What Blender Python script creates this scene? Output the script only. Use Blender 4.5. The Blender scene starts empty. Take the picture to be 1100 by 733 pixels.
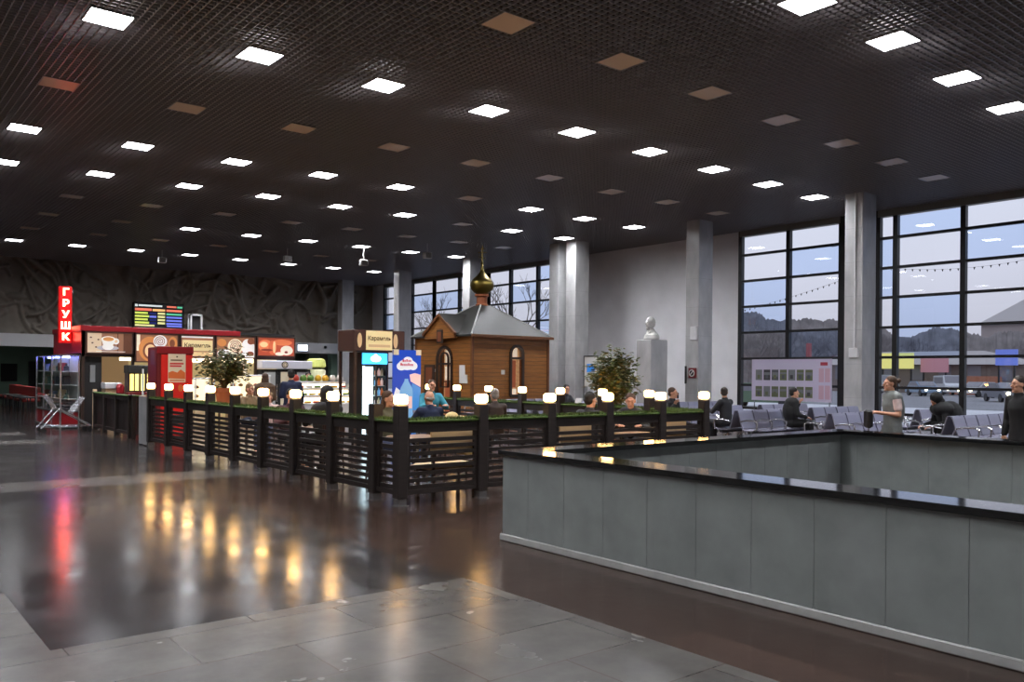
import bpy, bmesh, math, random
from mathutils import Vector, Matrix, noise
random.seed(7)
S = bpy.context.scene
COL = S.collection
PI = math.pi

# ------------------------------------------------------------------ camera
CAM_F, CAM_CY, CAM_TH, CAM_ROLL, EYE = 913.5, 401.9, .6811, -.0089, 1.7
cd = bpy.data.cameras.new('camera'); cam = bpy.data.objects.new('camera', cd); COL.objects.link(cam)
Rv = Vector((math.cos(CAM_TH), -math.sin(CAM_TH), 0)); Fv = Vector((math.sin(CAM_TH), math.cos(CAM_TH), 0)); Uv = Vector((0, 0, 1))
c_, s_ = math.cos(CAM_ROLL), math.sin(CAM_ROLL)
cx_ = Rv * c_ - Uv * s_; cy_ = Rv * s_ + Uv * c_
m3 = Matrix((cx_, cy_, -Fv)).transposed()
cam.matrix_world = Matrix.Translation((0, 0, EYE)) @ m3.to_4x4()
cd.sensor_width = 36; cd.lens = 36 * CAM_F / 1100; cd.shift_y = (CAM_CY - 366.5) / 1100
cd.clip_start = .05; cd.clip_end = 600
S.camera = cam
S.view_settings.view_transform = 'Standard'; S.view_settings.look = 'None'
S.view_settings.gamma = 1; S.view_settings.use_curve_mapping = False
S.view_settings.exposure = 0.0
try:
    S.cycles.use_denoising = True; S.cycles.sample_clamp_indirect = 4.0
    S.cycles.max_bounces = 8; S.cycles.transparent_max_bounces = 24
    S.cycles.caustics_reflective = False; S.cycles.caustics_refractive = False
except Exception: pass

# ------------------------------------------------------------------ materials
def s2l(v):
    v /= 255.0
    return v / 12.92 if v <= .04045 else ((v + .055) / 1.055) ** 2.4
def rgb(r, g, b): return (s2l(r), s2l(g), s2l(b), 1)
MATS = {}
def mat(name, col=(128, 128, 128), rough=.5, metal=0, spec=.5, emit=0, ecol=None, noise_amt=0, nscale=8, bump=0, coat=0, stretch=None, aniso=None):
    if name in MATS: return MATS[name]
    m = bpy.data.materials.new(name); m.use_nodes = True
    nt = m.node_tree; b = nt.nodes['Principled BSDF']
    c = rgb(*col)
    b.inputs['Base Color'].default_value = c
    b.inputs['Roughness'].default_value = rough; b.inputs['Metallic'].default_value = metal
    b.inputs['Specular IOR Level'].default_value = spec
    b.inputs['Coat Weight'].default_value = coat
    if emit:
        b.inputs['Emission Color'].default_value = rgb(*(ecol or col)); b.inputs['Emission Strength'].default_value = emit
        m.cycles.emission_sampling = 'FRONT' if emit > 2.1 and name not in ('headlamp', 'blue_led') else 'NONE'
    if noise_amt or bump:
        tc = nt.nodes.new('ShaderNodeTexCoord'); nz = nt.nodes.new('ShaderNodeTexNoise')
        nz.inputs['Scale'].default_value = nscale; nz.inputs['Detail'].default_value = 6
        src = tc.outputs['Object']
        if stretch:
            mp = nt.nodes.new('ShaderNodeMapping'); mp.inputs['Scale'].default_value = stretch
            nt.links.new(src, mp.inputs[0]); src = mp.outputs[0]
        nt.links.new(src, nz.inputs['Vector'])
        if noise_amt:
            mx = nt.nodes.new('ShaderNodeMix'); mx.data_type = 'RGBA'
            lo = tuple(max(0, v * (1 - noise_amt)) for v in c[:3]) + (1,); hi = tuple(min(1, v * (1 + noise_amt)) for v in c[:3]) + (1,)
            mx.inputs[6].default_value = lo; mx.inputs[7].default_value = hi
            rp = nt.nodes.new('ShaderNodeMapRange'); rp.inputs[1].default_value = .3; rp.inputs[2].default_value = .7
            nt.links.new(nz.outputs[0], rp.inputs[0]); nt.links.new(rp.outputs[0], mx.inputs[0])
            nt.links.new(mx.outputs[2], b.inputs['Base Color'])
        if bump:
            bp = nt.nodes.new('ShaderNodeBump'); bp.inputs['Strength'].default_value = bump; bp.inputs['Distance'].default_value = .02
            nt.links.new(nz.outputs[0], bp.inputs['Height']); nt.links.new(bp.outputs[0], b.inputs['Normal'])
    MATS[name] = m
    return m
def stone(name, col, col2, rough, tile=(.9, .6), joint=.006, jcol=None, vscale=3.0, wav=.25, rot=0, rvar=.05):
    """polished floor slabs: joints, vein noise, uneven polish and a slight wave in the surface"""
    m = bpy.data.materials.new(name); m.use_nodes = True; nt = m.node_tree; b = nt.nodes['Principled BSDF']; N = nt.nodes.new; L = nt.links.new
    tc = N('ShaderNodeTexCoord'); mp = N('ShaderNodeMapping'); mp.inputs['Rotation'].default_value = (0, 0, rot); L(tc.outputs['Object'], mp.inputs[0])
    br = N('ShaderNodeTexBrick'); br.inputs['Scale'].default_value = 1; br.inputs['Brick Width'].default_value = tile[0]; br.inputs['Row Height'].default_value = tile[1]
    br.inputs['Mortar Size'].default_value = joint; br.inputs['Mortar Smooth'].default_value = .1; br.inputs['Bias'].default_value = 0
    a = rgb(*col); a2 = rgb(*col2)
    br.inputs['Color1'].default_value = a; br.inputs['Color2'].default_value = a2
    br.inputs['Mortar'].default_value = rgb(*(jcol or tuple(int(v * .45) for v in col)))
    L(mp.outputs[0], br.inputs['Vector'])
    nz = N('ShaderNodeTexNoise'); nz.inputs['Scale'].default_value = vscale; nz.inputs['Detail'].default_value = 8; nz.inputs['Roughness'].default_value = .65; L(mp.outputs[0], nz.inputs['Vector'])
    mr = N('ShaderNodeMapRange'); mr.inputs[1].default_value = .3; mr.inputs[2].default_value = .7; mr.inputs[3].default_value = .74; mr.inputs[4].default_value = 1.2; L(nz.outputs[0], mr.inputs[0])
    mx = N('ShaderNodeMix'); mx.data_type = 'RGBA'; mx.blend_type = 'MULTIPLY'; mx.inputs[0].default_value = 1
    L(br.outputs['Color'], mx.inputs[6]); L(mr.outputs[0], mx.inputs[7]); L(mx.outputs[2], b.inputs['Base Color'])
    nz2 = N('ShaderNodeTexNoise'); nz2.inputs['Scale'].default_value = 1.7; nz2.inputs['Detail'].default_value = 5; L(mp.outputs[0], nz2.inputs['Vector'])
    r2 = N('ShaderNodeMapRange'); r2.inputs[1].default_value = .3; r2.inputs[2].default_value = .7; r2.inputs[3].default_value = max(.03, rough - rvar); r2.inputs[4].default_value = rough + rvar; L(nz2.outputs[0], r2.inputs[0]); L(r2.outputs[0], b.inputs['Roughness'])
    nz3 = N('ShaderNodeTexNoise'); nz3.inputs['Scale'].default_value = 9; nz3.inputs['Detail'].default_value = 3; L(mp.outputs[0], nz3.inputs['Vector'])
    ad = N('ShaderNodeMath'); ad.operation = 'MULTIPLY_ADD'; L(br.outputs['Fac'], ad.inputs[0]); ad.inputs[1].default_value = -1.0; L(nz3.outputs[0], ad.inputs[2])
    bp = N('ShaderNodeBump'); bp.inputs['Strength'].default_value = wav; bp.inputs['Distance'].default_value = .01; L(ad.outputs[0], bp.inputs['Height']); L(bp.outputs[0], b.inputs['Normal'])
    b.inputs['Specular IOR Level'].default_value = .16 if name == 'light_granite' else .24
    MATS[name] = m; return m
def glass(name, tint=(1, 1, 1), gl=1.0, rough=.02):
    m = bpy.data.materials.new(name); m.use_nodes = True; nt = m.node_tree; nt.nodes.clear(); N = nt.nodes.new; L = nt.links.new
    o = N('ShaderNodeOutputMaterial'); t = N('ShaderNodeBsdfTransparent'); t.inputs[0].default_value = tuple(tint) + (1,)
    g = N('ShaderNodeBsdfGlossy'); g.inputs['Roughness'].default_value = rough
    f = N('ShaderNodeFresnel'); f.inputs[0].default_value = 1.5
    mu = N('ShaderNodeMath'); mu.operation = 'MULTIPLY'; mu.inputs[1].default_value = gl; L(f.outputs[0], mu.inputs[0])
    ge = N('ShaderNodeNewGeometry'); iv = N('ShaderNodeMath'); iv.operation = 'SUBTRACT'; iv.inputs[0].default_value = 1; L(ge.outputs['Backfacing'], iv.inputs[1]); m2 = N('ShaderNodeMath'); m2.operation = 'MULTIPLY'; L(mu.outputs[0], m2.inputs[0]); L(iv.outputs[0], m2.inputs[1])
    x = N('ShaderNodeMixShader'); L(m2.outputs[0], x.inputs[0]); L(t.outputs[0], x.inputs[1]); L(g.outputs[0], x.inputs[2]); L(x.outputs[0], o.inputs[0])
    MATS[name] = m; return m
def planks(name, col, col2, row=.14, length=3.0, rough=.45):
    m = bpy.data.materials.new(name); m.use_nodes = True; nt = m.node_tree; b = nt.nodes['Principled BSDF']; N = nt.nodes.new; L = nt.links.new
    tc = N('ShaderNodeTexCoord'); sp = N('ShaderNodeSeparateXYZ'); cb = N('ShaderNodeCombineXYZ'); ad = N('ShaderNodeMath')
    L(tc.outputs['Object'], sp.inputs[0]); L(sp.outputs[0], ad.inputs[0]); L(sp.outputs[1], ad.inputs[1]); L(ad.outputs[0], cb.inputs[0]); L(sp.outputs[2], cb.inputs[1])
    br = N('ShaderNodeTexBrick'); br.inputs['Scale'].default_value = 1; br.inputs['Brick Width'].default_value = length; br.inputs['Row Height'].default_value = row
    br.inputs['Mortar Size'].default_value = .006; br.inputs['Color1'].default_value = rgb(*col); br.inputs['Color2'].default_value = rgb(*col2); br.inputs['Mortar'].default_value = rgb(*tuple(int(v * .4) for v in col))
    L(cb.outputs[0], br.inputs['Vector'])
    mp = N('ShaderNodeMapping'); mp.inputs['Scale'].default_value = (1.2, 22, 1); L(cb.outputs[0], mp.inputs[0])
    nz = N('ShaderNodeTexNoise'); nz.inputs['Scale'].default_value = 1.5; nz.inputs['Detail'].default_value = 6; L(mp.outputs[0], nz.inputs['Vector'])
    mr = N('ShaderNodeMapRange'); mr.inputs[1].default_value = .3; mr.inputs[2].default_value = .7; mr.inputs[3].default_value = .7; mr.inputs[4].default_value = 1.2; L(nz.outputs[0], mr.inputs[0])
    mx = N('ShaderNodeMix'); mx.data_type = 'RGBA'; mx.blend_type = 'MULTIPLY'; mx.inputs[0].default_value = 1
    L(br.outputs['Color'], mx.inputs[6]); L(mr.outputs[0], mx.inputs[7]); L(mx.outputs[2], b.inputs['Base Color'])
    b.inputs['Roughness'].default_value = rough
    bp = N('ShaderNodeBump'); bp.inputs['Strength'].default_value = .6; bp.inputs['Distance'].default_value = .01; bp.invert = True; L(br.outputs['Fac'], bp.inputs['Height']); L(bp.outputs[0], b.inputs['Normal'])
    MATS[name] = m; return m

LAMP_E = 150
light_slab = stone('light_granite', (88, 85, 81), (76, 73, 70), .24, (1.15, .62), .006, (70, 62, 56), 2.2, .1)
dark_slab = stone('dark_granite', (54, 50, 50), (43, 40, 40), .16, (1.15, .62), .005, (40, 34, 32), 5, .13)
brown_slab = stone('brown_granite', (64, 48, 41), (53, 40, 34), .18, (.7, 1.2), .005, (44, 32, 26), 5, .1)
mid_slab = stone('grey_granite', (68, 65, 63), (61, 58, 57), .16, (1.15, .62), .005, (56, 50, 46), 3, .12)
mat('slat', (150, 149, 154), .33, .15)
mat('plenum', (44, 40, 38), .9)
mat('plaster', (238, 237, 240), .6, noise_amt=.05, nscale=1.2)
mat('beam', (214, 214, 216), .6)
mat('marble', (186, 186, 186), .2, noise_amt=.16, nscale=2.2, stretch=(1, 1, .5))
mat('marble_grey', (150, 151, 152), .28, noise_amt=.2, nscale=2.4)
mat('parapet_marble', (136, 140, 138), .33, noise_amt=.13, nscale=3.5)
mat('parapet_skirt', (172, 172, 168), .4, noise_amt=.1, nscale=6)
mat('black_granite', (20, 19, 20), .08, spec=.6)
mat('header_grey', (120, 120, 116), .5)
mat('relief', (138, 130, 120), .8, noise_amt=.14, nscale=1.5)
mat('green_wall', (136, 164, 142), .7, noise_amt=.08, nscale=.8)
mat('dark_void', (34, 32, 32), .7)
mat('frame_dark', (24, 24, 27), .45)
mat('lamp_on', (255, 255, 255), .4, emit=LAMP_E, ecol=(247, 249, 255))
# louvred panels: most of the light goes straight down, less at flat angles
_m = MATS['lamp_on']; _nt = _m.node_tree; _b = _nt.nodes['Principled BSDF']; _lw = _nt.nodes.new('ShaderNodeLayerWeight'); _iv = _nt.nodes.new('ShaderNodeMath'); _iv.operation = 'SUBTRACT'; _iv.inputs[0].default_value = 1
_lw.inputs[0].default_value = .5; _nt.links.new(_lw.outputs['Facing'], _iv.inputs[1]); _pw = _nt.nodes.new('ShaderNodeMath'); _pw.operation = 'POWER'; _pw.inputs[1].default_value = 1.15; _nt.links.new(_iv.outputs[0], _pw.inputs[0])
_ma = _nt.nodes.new('ShaderNodeMath'); _ma.operation = 'MULTIPLY_ADD'; _ma.inputs[1].default_value = LAMP_E; _ma.inputs[2].default_value = 1.5; _nt.links.new(_pw.outputs[0], _ma.inputs[0]); _nt.links.new(_ma.outputs[0], _b.inputs['Emission Strength'])
mat('lamp_off', (226, 204, 180), .22)
mat('lamp_frame', (150, 148, 146), .4, .5)
mat('white_plastic', (220, 220, 220), .4)
mat('wenge', (38, 30, 27), .5, noise_amt=.25, nscale=6, stretch=(1, 1, 6))
mat('wenge_slat', (35, 27, 24), .45, noise_amt=.25, nscale=5)
mat('steel', (176, 178, 182), .25, .9)
mat('chrome', (205, 204, 208), .2, .8)
mat('turf', (66, 88, 36), .9, noise_amt=.45, nscale=30)
mat('cafe_lamp', (255, 226, 180), .5, emit=36, ecol=(255, 198, 122))
mat('cream', (206, 180, 140), .5)
mat('tabletop', (150, 118, 88), .35, noise_amt=.15, nscale=4, stretch=(1, 8, 1))
mat('dark_wood', (58, 40, 32), .45, noise_amt=.2, nscale=5)
planks('chapel_log', (152, 98, 46), (142, 90, 41), .145, 4.2)
mat('chapel_trim', (110, 66, 34), .5, noise_amt=.2, nscale=6)
mat('roof_grey', (40, 39, 36), .55, noise_amt=.1, nscale=3)
mat('gold', (116, 100, 50), .34, 1)
mat('copper_drum', (150, 84, 50), .5)
mat('dark_arch', (52, 38, 30), .45)
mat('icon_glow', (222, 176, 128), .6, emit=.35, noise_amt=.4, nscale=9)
mat('red_cloth', (150, 40, 36), .7)
mat('paper', (206, 204, 200), .7)
mat('kiosk_red', (150, 24, 34), .35)
mat('machine_red', (214, 34, 28), .35, emit=.12)
mat('machine_side', (112, 26, 32), .4)
mat('sign_red', (170, 10, 12), .4, emit=.32, ecol=(255, 18, 20))
mat('sign_letter', (255, 210, 180), .4, emit=17, ecol=(255, 96, 72))
mat('white_glow', (255, 250, 238), .5, emit=4.5)
mat('warm_glow', (255, 232, 190), .5, emit=4.0)
mat('added_recess_glow', (240, 248, 255), .5, emit=11)  # for the unseen lamps added under the ledge
mat('case_glow', (255, 236, 200), .5, emit=1.3)
mat('cool_glow', (226, 240, 255), .5, emit=3.2)
mat('yellow_glow', (250, 226, 130), .5, emit=1.4)
mat('blue_led', (120, 130, 255), .5, emit=14)
mat('beige_panel', (212, 178, 132), .5, emit=.18)
mat('cream_sign', (226, 204, 150), .5, emit=.35)
mat('brown_ink', (96, 66, 34), .6)
mat('board_brown', (70, 42, 34), .5)
mat('poster_blue', (22, 72, 190), .4, emit=.22)
mat('poster_sky', (60, 138, 216), .4, emit=.25)
mat('poster_white', (226, 232, 240), .4, emit=.3)
mat('poster_pink', (232, 196, 192), .4, emit=.28)
mat('poster_red', (196, 50, 50), .5, emit=.2)
mat('poster_cream', (220, 204, 176), .5, emit=.15)
mat('poster_orange', (206, 104, 48), .5, emit=.2)
mat('water_blue', (120, 176, 224), .4, emit=.25)
mat('terracotta', (182, 104, 66), .7)
mat('soil', (44, 34, 26), .9)
mat('leaf', (84, 92, 48), .5, noise_amt=.35, nscale=5)
mat('leaf_lamplit', (126, 112, 60), .5, noise_amt=.3, nscale=5)  # lighter, warmer leaves: the cafe lamps' light is put into the colour
mat('bark', (84, 66, 50), .8)
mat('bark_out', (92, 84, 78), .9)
mat('twig_far', (120, 113, 114), .9)  # greyed so the distance haze is in the twig colour
mat('seat_steel', (150, 148, 166), .35, .55)
mat('seat_dark', (54, 54, 60), .4, .5)
mat('bust_white', (214, 212, 208), .5)
mat('skin', (206, 152, 124), .55)
mat('lips', (160, 84, 76), .5)
mat('eye_dark', (34, 28, 26), .3)
mat('shoe', (28, 26, 26), .5)
mat('asphalt', (128, 128, 134), .9, noise_amt=.12, nscale=.3)
mat('snow', (206, 206, 212), .9)
glass('pane_clear', (.93, .95, .97), 1.6)
glass('pane_blue_reflect', (.80, .88, .99), 1.8)  # blue tint stands in for the double glazing's reflection in some panes
glass('case_glass', (.95, .97, .97), .8)

# ------------------------------------------------------------------ mesh builder
class MB:
    def __init__(s): s.v = []; s.f = []; s.m = []; s.cur = 0
    def add(s, vs, fs):
        o = len(s.v); s.v += [Vector(p) for p in vs]
        for f in fs: s.f.append([o + i for i in f]); s.m.append(s.cur)
        return s
    def mat(s, i): s.cur = i; return s
    def box(s, x0, y0, z0, x1, y1, z1):
        x0, x1 = sorted((x0, x1)); y0, y1 = sorted((y0, y1)); z0, z1 = sorted((z0, z1))
        return s.add([(x0, y0, z0), (x1, y0, z0), (x1, y1, z0), (x0, y1, z0), (x0, y0, z1), (x1, y0, z1), (x1, y1, z1), (x0, y1, z1)],
                     [(0, 3, 2, 1), (4, 5, 6, 7), (0, 1, 5, 4), (1, 2, 6, 5), (2, 3, 7, 6), (3, 0, 4, 7)])
    def rbox(s, x0, y0, z0, x1, y1, z1, b=.01):
        """box with chamfered vertical and top edges"""
        def ring(i, z): return [(x0 + i + b, y0 + i, z), (x1 - i - b, y0 + i, z), (x1 - i, y0 + i + b, z), (x1 - i, y1 - i - b, z), (x1 - i - b, y1 - i, z), (x0 + i + b, y1 - i, z), (x0 + i, y1 - i - b, z), (x0 + i, y0 + i + b, z)]
        rs = [ring(b, z0), ring(0, z0 + b), ring(0, z1 - b), ring(b, z1)]
        vs = [p for r in rs for p in r]; fs = [tuple(range(7, -1, -1)), tuple(range(24, 32))]
        for k in range(3):
            for i in range(8): j = (i + 1) % 8; fs.append((k * 8 + i, k * 8 + j, k * 8 + 8 + j, k * 8 + 8 + i))
        return s.add(vs, fs)
    def beam(s, p0, p1, w, h, up=(0, 0, 1)):
        p0, p1 = Vector(p0), Vector(p1); d = (p1 - p0).normalized(); a = d.cross(Vector(up))
        if a.length < 1e-4: a = d.cross(Vector((1, 0, 0)))
        a.normalize(); b = a.cross(d).normalized(); a *= w / 2; b *= h / 2
        vs = [p + sa * a + sb * b for p in (p0, p1) for sa, sb in ((-1, -1), (1, -1), (1, 1), (-1, 1))]
        return s.add(vs, [(0, 1, 2, 3), (7, 6, 5, 4), (0, 4, 5, 1), (1, 5, 6, 2), (2, 6, 7, 3), (3, 7, 4, 0)])
    def cone(s, p0, p1, r0, r1=None, n=10, caps=True):
        r1 = r0 if r1 is None else r1
        p0, p1 = Vector(p0), Vector(p1); d = (p1 - p0)
        if d.length < 1e-6: return s
        d.normalize(); a = d.orthogonal().normalized(); b = d.cross(a)
        vs = [p + r * (a * math.cos(2 * PI * i / n) + b * math.sin(2 * PI * i / n)) for p, r in ((p0, r0), (p1, r1)) for i in range(n)]
        fs = [(i, (i + 1) % n, n + (i + 1) % n, n + i) for i in range(n)]
        if caps: fs += [tuple(range(n - 1, -1, -1)), tuple(range(n, 2 * n))]
        return s.add(vs, fs)
    def tube(s, pts, r, n=8):
        pts = [Vector(p) for p in pts]; rs = r if isinstance(r, (list, tuple)) else [r] * len(pts)
        t0 = (pts[1] - pts[0]).normalized(); a = t0.orthogonal().normalized(); vs = []
        for i, p in enumerate(pts):
            t = (pts[min(i + 1, len(pts) - 1)] - pts[max(i - 1, 0)]).normalized()
            a = (a - t * a.dot(t)).normalized(); b = t.cross(a)
            vs += [p + rs[i] * (a * math.cos(2 * PI * k / n) + b * math.sin(2 * PI * k / n)) for k in range(n)]
        fs = [tuple(range(n - 1, -1, -1)), tuple(range((len(pts) - 1) * n, len(pts) * n))]
        for i in range(len(pts) - 1):
            for k in range(n): fs.append((i * n + k, i * n + (k + 1) % n, (i + 1) * n + (k + 1) % n, (i + 1) * n + k))
        return s.add(vs, fs)
    def lathe(s, prof, c=(0, 0, 0), n=16):
        c = Vector(c); vs = []; fs = []
        for r, z in prof: vs += [c + Vector((r * math.cos(2 * PI * k / n), r * math.sin(2 * PI * k / n), z)) for k in range(n)]
        for i in range(len(prof) - 1):
            for k in range(n): fs.append((i * n + k, i * n + (k + 1) % n, (i + 1) * n + (k + 1) % n, (i + 1) * n + k))
        fs += [tuple(range(n - 1, -1, -1)), tuple(range((len(prof) - 1) * n, len(prof) * n))]
        return s.add(vs, fs)
    def ell(s, c, r, M=None, nu=14, nv=9):
        c = Vector(c); vs = [Vector((0, 0, -r[2]))]
        for i in range(1, nv):
            t = PI * i / nv - PI / 2
            for k in range(nu): vs.append(Vector((r[0] * math.cos(t) * math.cos(2 * PI * k / nu), r[1] * math.cos(t) * math.sin(2 * PI * k / nu), r[2] * math.sin(t))))
        vs.append(Vector((0, 0, r[2])))
        if M: vs = [M @ v for v in vs]
        vs = [v + c for v in vs]; L = len(vs) - 1; fs = []
        for k in range(nu): fs.append((0, 1 + (k + 1) % nu, 1 + k)); fs.append((L, L - nu + k, L - nu + (k + 1) % nu))
        for i in range(nv - 2):
            for k in range(nu): a = 1 + i * nu; fs.append((a + k, a + (k + 1) % nu, a + nu + (k + 1) % nu, a + nu + k))
        return s.add(vs, fs)
    def cap(s, p0, p1, r0, r1=None, n=12):
        r1 = r0 if r1 is None else r1
        s.cone(p0, p1, r0, r1, n); s.ell(p0, (r0,) * 3, None, n, 8); return s.ell(p1, (r1,) * 3, None, n, 8)
    def loft(s, rings, n=16):
        """closed loft of ellipses (centre, half width vector, half depth vector)"""
        vs = []
        for c, a, b in rings:
            c, a, b = Vector(c), Vector(a), Vector(b); vs += [c + a * math.cos(2 * PI * k / n) + b * math.sin(2 * PI * k / n) for k in range(n)]
        fs = [tuple(range(n - 1, -1, -1)), tuple(range((len(rings) - 1) * n, len(rings) * n))]
        for i in range(len(rings) - 1):
            for k in range(n): fs.append((i * n + k, i * n + (k + 1) % n, (i + 1) * n + (k + 1) % n, (i + 1) * n + k))
        return s.add(vs, fs)
    def prism(s, poly, d):
        d = Vector(d); n = len(poly); vs = [Vector(p) for p in poly] + [Vector(p) + d for p in poly]
        return s.add(vs, [tuple(range(n - 1, -1, -1)), tuple(range(n, 2 * n))] + [(i, (i + 1) % n, n + (i + 1) % n, n + i) for i in range(n)])
    def disc(s, cx, y, cz, rx, rz, t=.004, n=24):     # flat ellipse facing -Y
        return s.prism([(cx + rx * math.cos(2 * PI * k / n), y, cz + rz * math.sin(2 * PI * k / n)) for k in range(n)], (0, t, 0))
    def data(s, name, mats, smooth=False, off=(0, 0, 0), fix=True):
        me = bpy.data.meshes.new(name); o = Vector(off)
        me.from_pydata([tuple(v - o) for v in s.v], [], s.f)
        ms = mats if isinstance(mats, (list, tuple)) else [mats]
        for q in ms: me.materials.append(MATS[q] if isinstance(q, str) else q)
        for p, mi in zip(me.polygons, s.m): p.material_index = mi; p.use_smooth = smooth
        if fix:
            bm = bmesh.new(); bm.from_mesh(me); bmesh.ops.recalc_face_normals(bm, faces=bm.faces); bm.to_mesh(me); bm.free()
        me.update(); return me
    def build(s, name, mats, parent=None, smooth=False, loc=None, fix=True, at=None):
        if at is not None: loc = at
        off = (0, 0, 0) if at is not None else loc if loc is not None else (wloc(parent) if parent is not None else (0, 0, 0))
        ob = bpy.data.objects.new(name, s.data(name, mats, smooth, off, fix)); COL.objects.link(ob)
        if parent is not None: ob.parent = parent
        elif loc is not None: ob.location = loc
        return ob
def wloc(o):
    v = Vector((0, 0, 0))
    while o is not None: v += o.location; o = o.parent
    return v
def tag(o, label, cat, group=None):
    o['label'] = label; o['category'] = cat
    if group: o['group'] = group
    return o
def thing(name, label, cat, loc=(0, 0, 0), group=None, rz=0):
    o = bpy.data.objects.new(name, None); COL.objects.link(o); o.location = loc; o.rotation_euler = (0, 0, rz); o.empty_display_size = .1
    return tag(o, label, cat, group)
def struct(name, mb, mats, parent=None, loc=None, smooth=False):
    o = mb.build(name, mats, parent, smooth, loc)
    if parent is None: o['kind'] = 'structure'
    return o
def dup(root, loc, rz=None, label=None, group=None):
    r = root.copy(); COL.objects.link(r); r.location = loc
    if rz is not None: r.rotation_euler = (0, 0, rz)
    if label: r['label'] = label
    if group: r['group'] = group
    for ch in list(root.children):
        c = ch.copy(); COL.objects.link(c); c.parent = r
        for g in list(ch.children):
            d = g.copy(); COL.objects.link(d); d.parent = c
    return r
def remesh(mb, voxel, smooth_it=2):
    me = mb.data('tmp', ['skin'], True); ob = bpy.data.objects.new('tmp', me); COL.objects.link(ob)
    md = ob.modifiers.new('r', 'REMESH'); md.mode = 'VOXEL'; md.voxel_size = voxel; md.use_smooth_shade = True
    if smooth_it:
        sm = ob.modifiers.new('s', 'SMOOTH'); sm.iterations = smooth_it; sm.factor = .5
    dg = bpy.context.evaluated_depsgraph_get(); dg.update()
    out = bpy.data.meshes.new_from_object(ob.evaluated_get(dg)); bpy.data.objects.remove(ob); bpy.data.meshes.remove(me)
    return out
def text(name, body, size, loc, material, parent, extrude=.006, rot=(PI / 2, 0, 0), sx=1.0, bold=0):
    cu = bpy.data.curves.new(name, 'FONT'); cu.body = body; cu.size = size; cu.extrude = extrude; cu.align_x = 'CENTER'; cu.align_y = 'CENTER'; cu.offset = bold
    ob = bpy.data.objects.new('tmp', cu); COL.objects.link(ob); dg = bpy.context.evaluated_depsgraph_get(); dg.update()
    me = bpy.data.meshes.new_from_object(ob.evaluated_get(dg)); bpy.data.objects.remove(ob)
    me.materials.clear(); me.materials.append(MATS[material])
    R = Matrix.Rotation(rot[2], 4, 'Z') @ Matrix.Rotation(rot[0], 4, 'X') @ Matrix.Diagonal((sx, 1, 1, 1)); off = Vector(loc) - wloc(parent)
    me.transform(Matrix.Translation(off) @ R)
    o = bpy.data.objects.new(name, me); COL.objects.link(o); o.parent = parent
    return o
ORD = ['zeroth', 'first', 'second', 'third', 'fourth', 'fifth', 'sixth', 'seventh', 'eighth', 'ninth', 'tenth', 'eleventh', 'twelfth', 'thirteenth', 'fourteenth']

# ================================================================== THE ROOM
CEIL = 7.4
XW, YF = 28.2, 49.5                     # glazing plane on the right, relief wall at the end
XL, YB = -14.0, -12.0
WX0, WX1, WY1, WY0 = 5.42, 11.78, 6.82, -4.5      # stairwell opening
# floor: bands of different polished stone, one mesh
fl = MB()
def quad(x0, y0, x1, y1, m): fl.mat(m).add([(x0, y0, 0), (x1, y0, 0), (x1, y1, 0), (x0, y1, 0)], [(0, 1, 2, 3)])
quad(XL, YB, 1.08, 60, 0)
bands = [(YB, 5.75, 0), (5.75, 7.95, 1), (7.95, 12.2, 3), (12.2, 13.5, 1), (13.5, 14.6, 0), (14.6, 17.6, 1), (17.6, 18.9, 3), (18.9, 22.0, 1), (22, 23.3, 0), (23.3, 25.2, 1), (25.2, 26.4, 0), (26.4, 29.4, 1), (29.4, 30.6, 3), (30.6, 33.6, 1), (33.6, 34.8, 3), (34.8, 37.8, 1), (37.8, 39, 3), (39, 60, 1)]
for a, b, m in bands: quad(1.08, a, 4.15, b, m)
quad(4.15, YB, WX0 + .1, 13.5, 2)
quad(4.15, 13.5, 5.72, 14.6, 0); quad(4.15, 14.6, 5.72, 60, 1)
quad(WX0 + .1, YB, XW + .3, WY0, 2); quad(WX1, WY0, XW + .3, WY1, 2)
quad(WX0 + .1, WY1, XW + .3, 13.5, 2); quad(5.72, 13.5, XW + .3, 60, 2)
struct('floor', fl, ['light_granite', 'dark_granite', 'brown_granite', 'grey_granite'])
sf = MB().box(WX0, WY0, -3.3, WX1, WY1, -3.2); struct('floor_lower', sf, ['grey_granite'])
# open cell ceiling of thin metal slats under a dark void
cl = MB(); CELL = .13
x = XL
while x < XW: cl.box(x, YB, CEIL, x + .014, YF, CEIL + .045); x += CELL
y = YB
while y < YF: cl.box(XL, y, CEIL + .001, XW, y + .014, CEIL + .045); y += CELL
cl.mat(1).box(XL, YB, CEIL + .3, XW + .3, 60, CEIL + .4)
struct('ceiling', cl, ['slat', 'plenum'])
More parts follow.
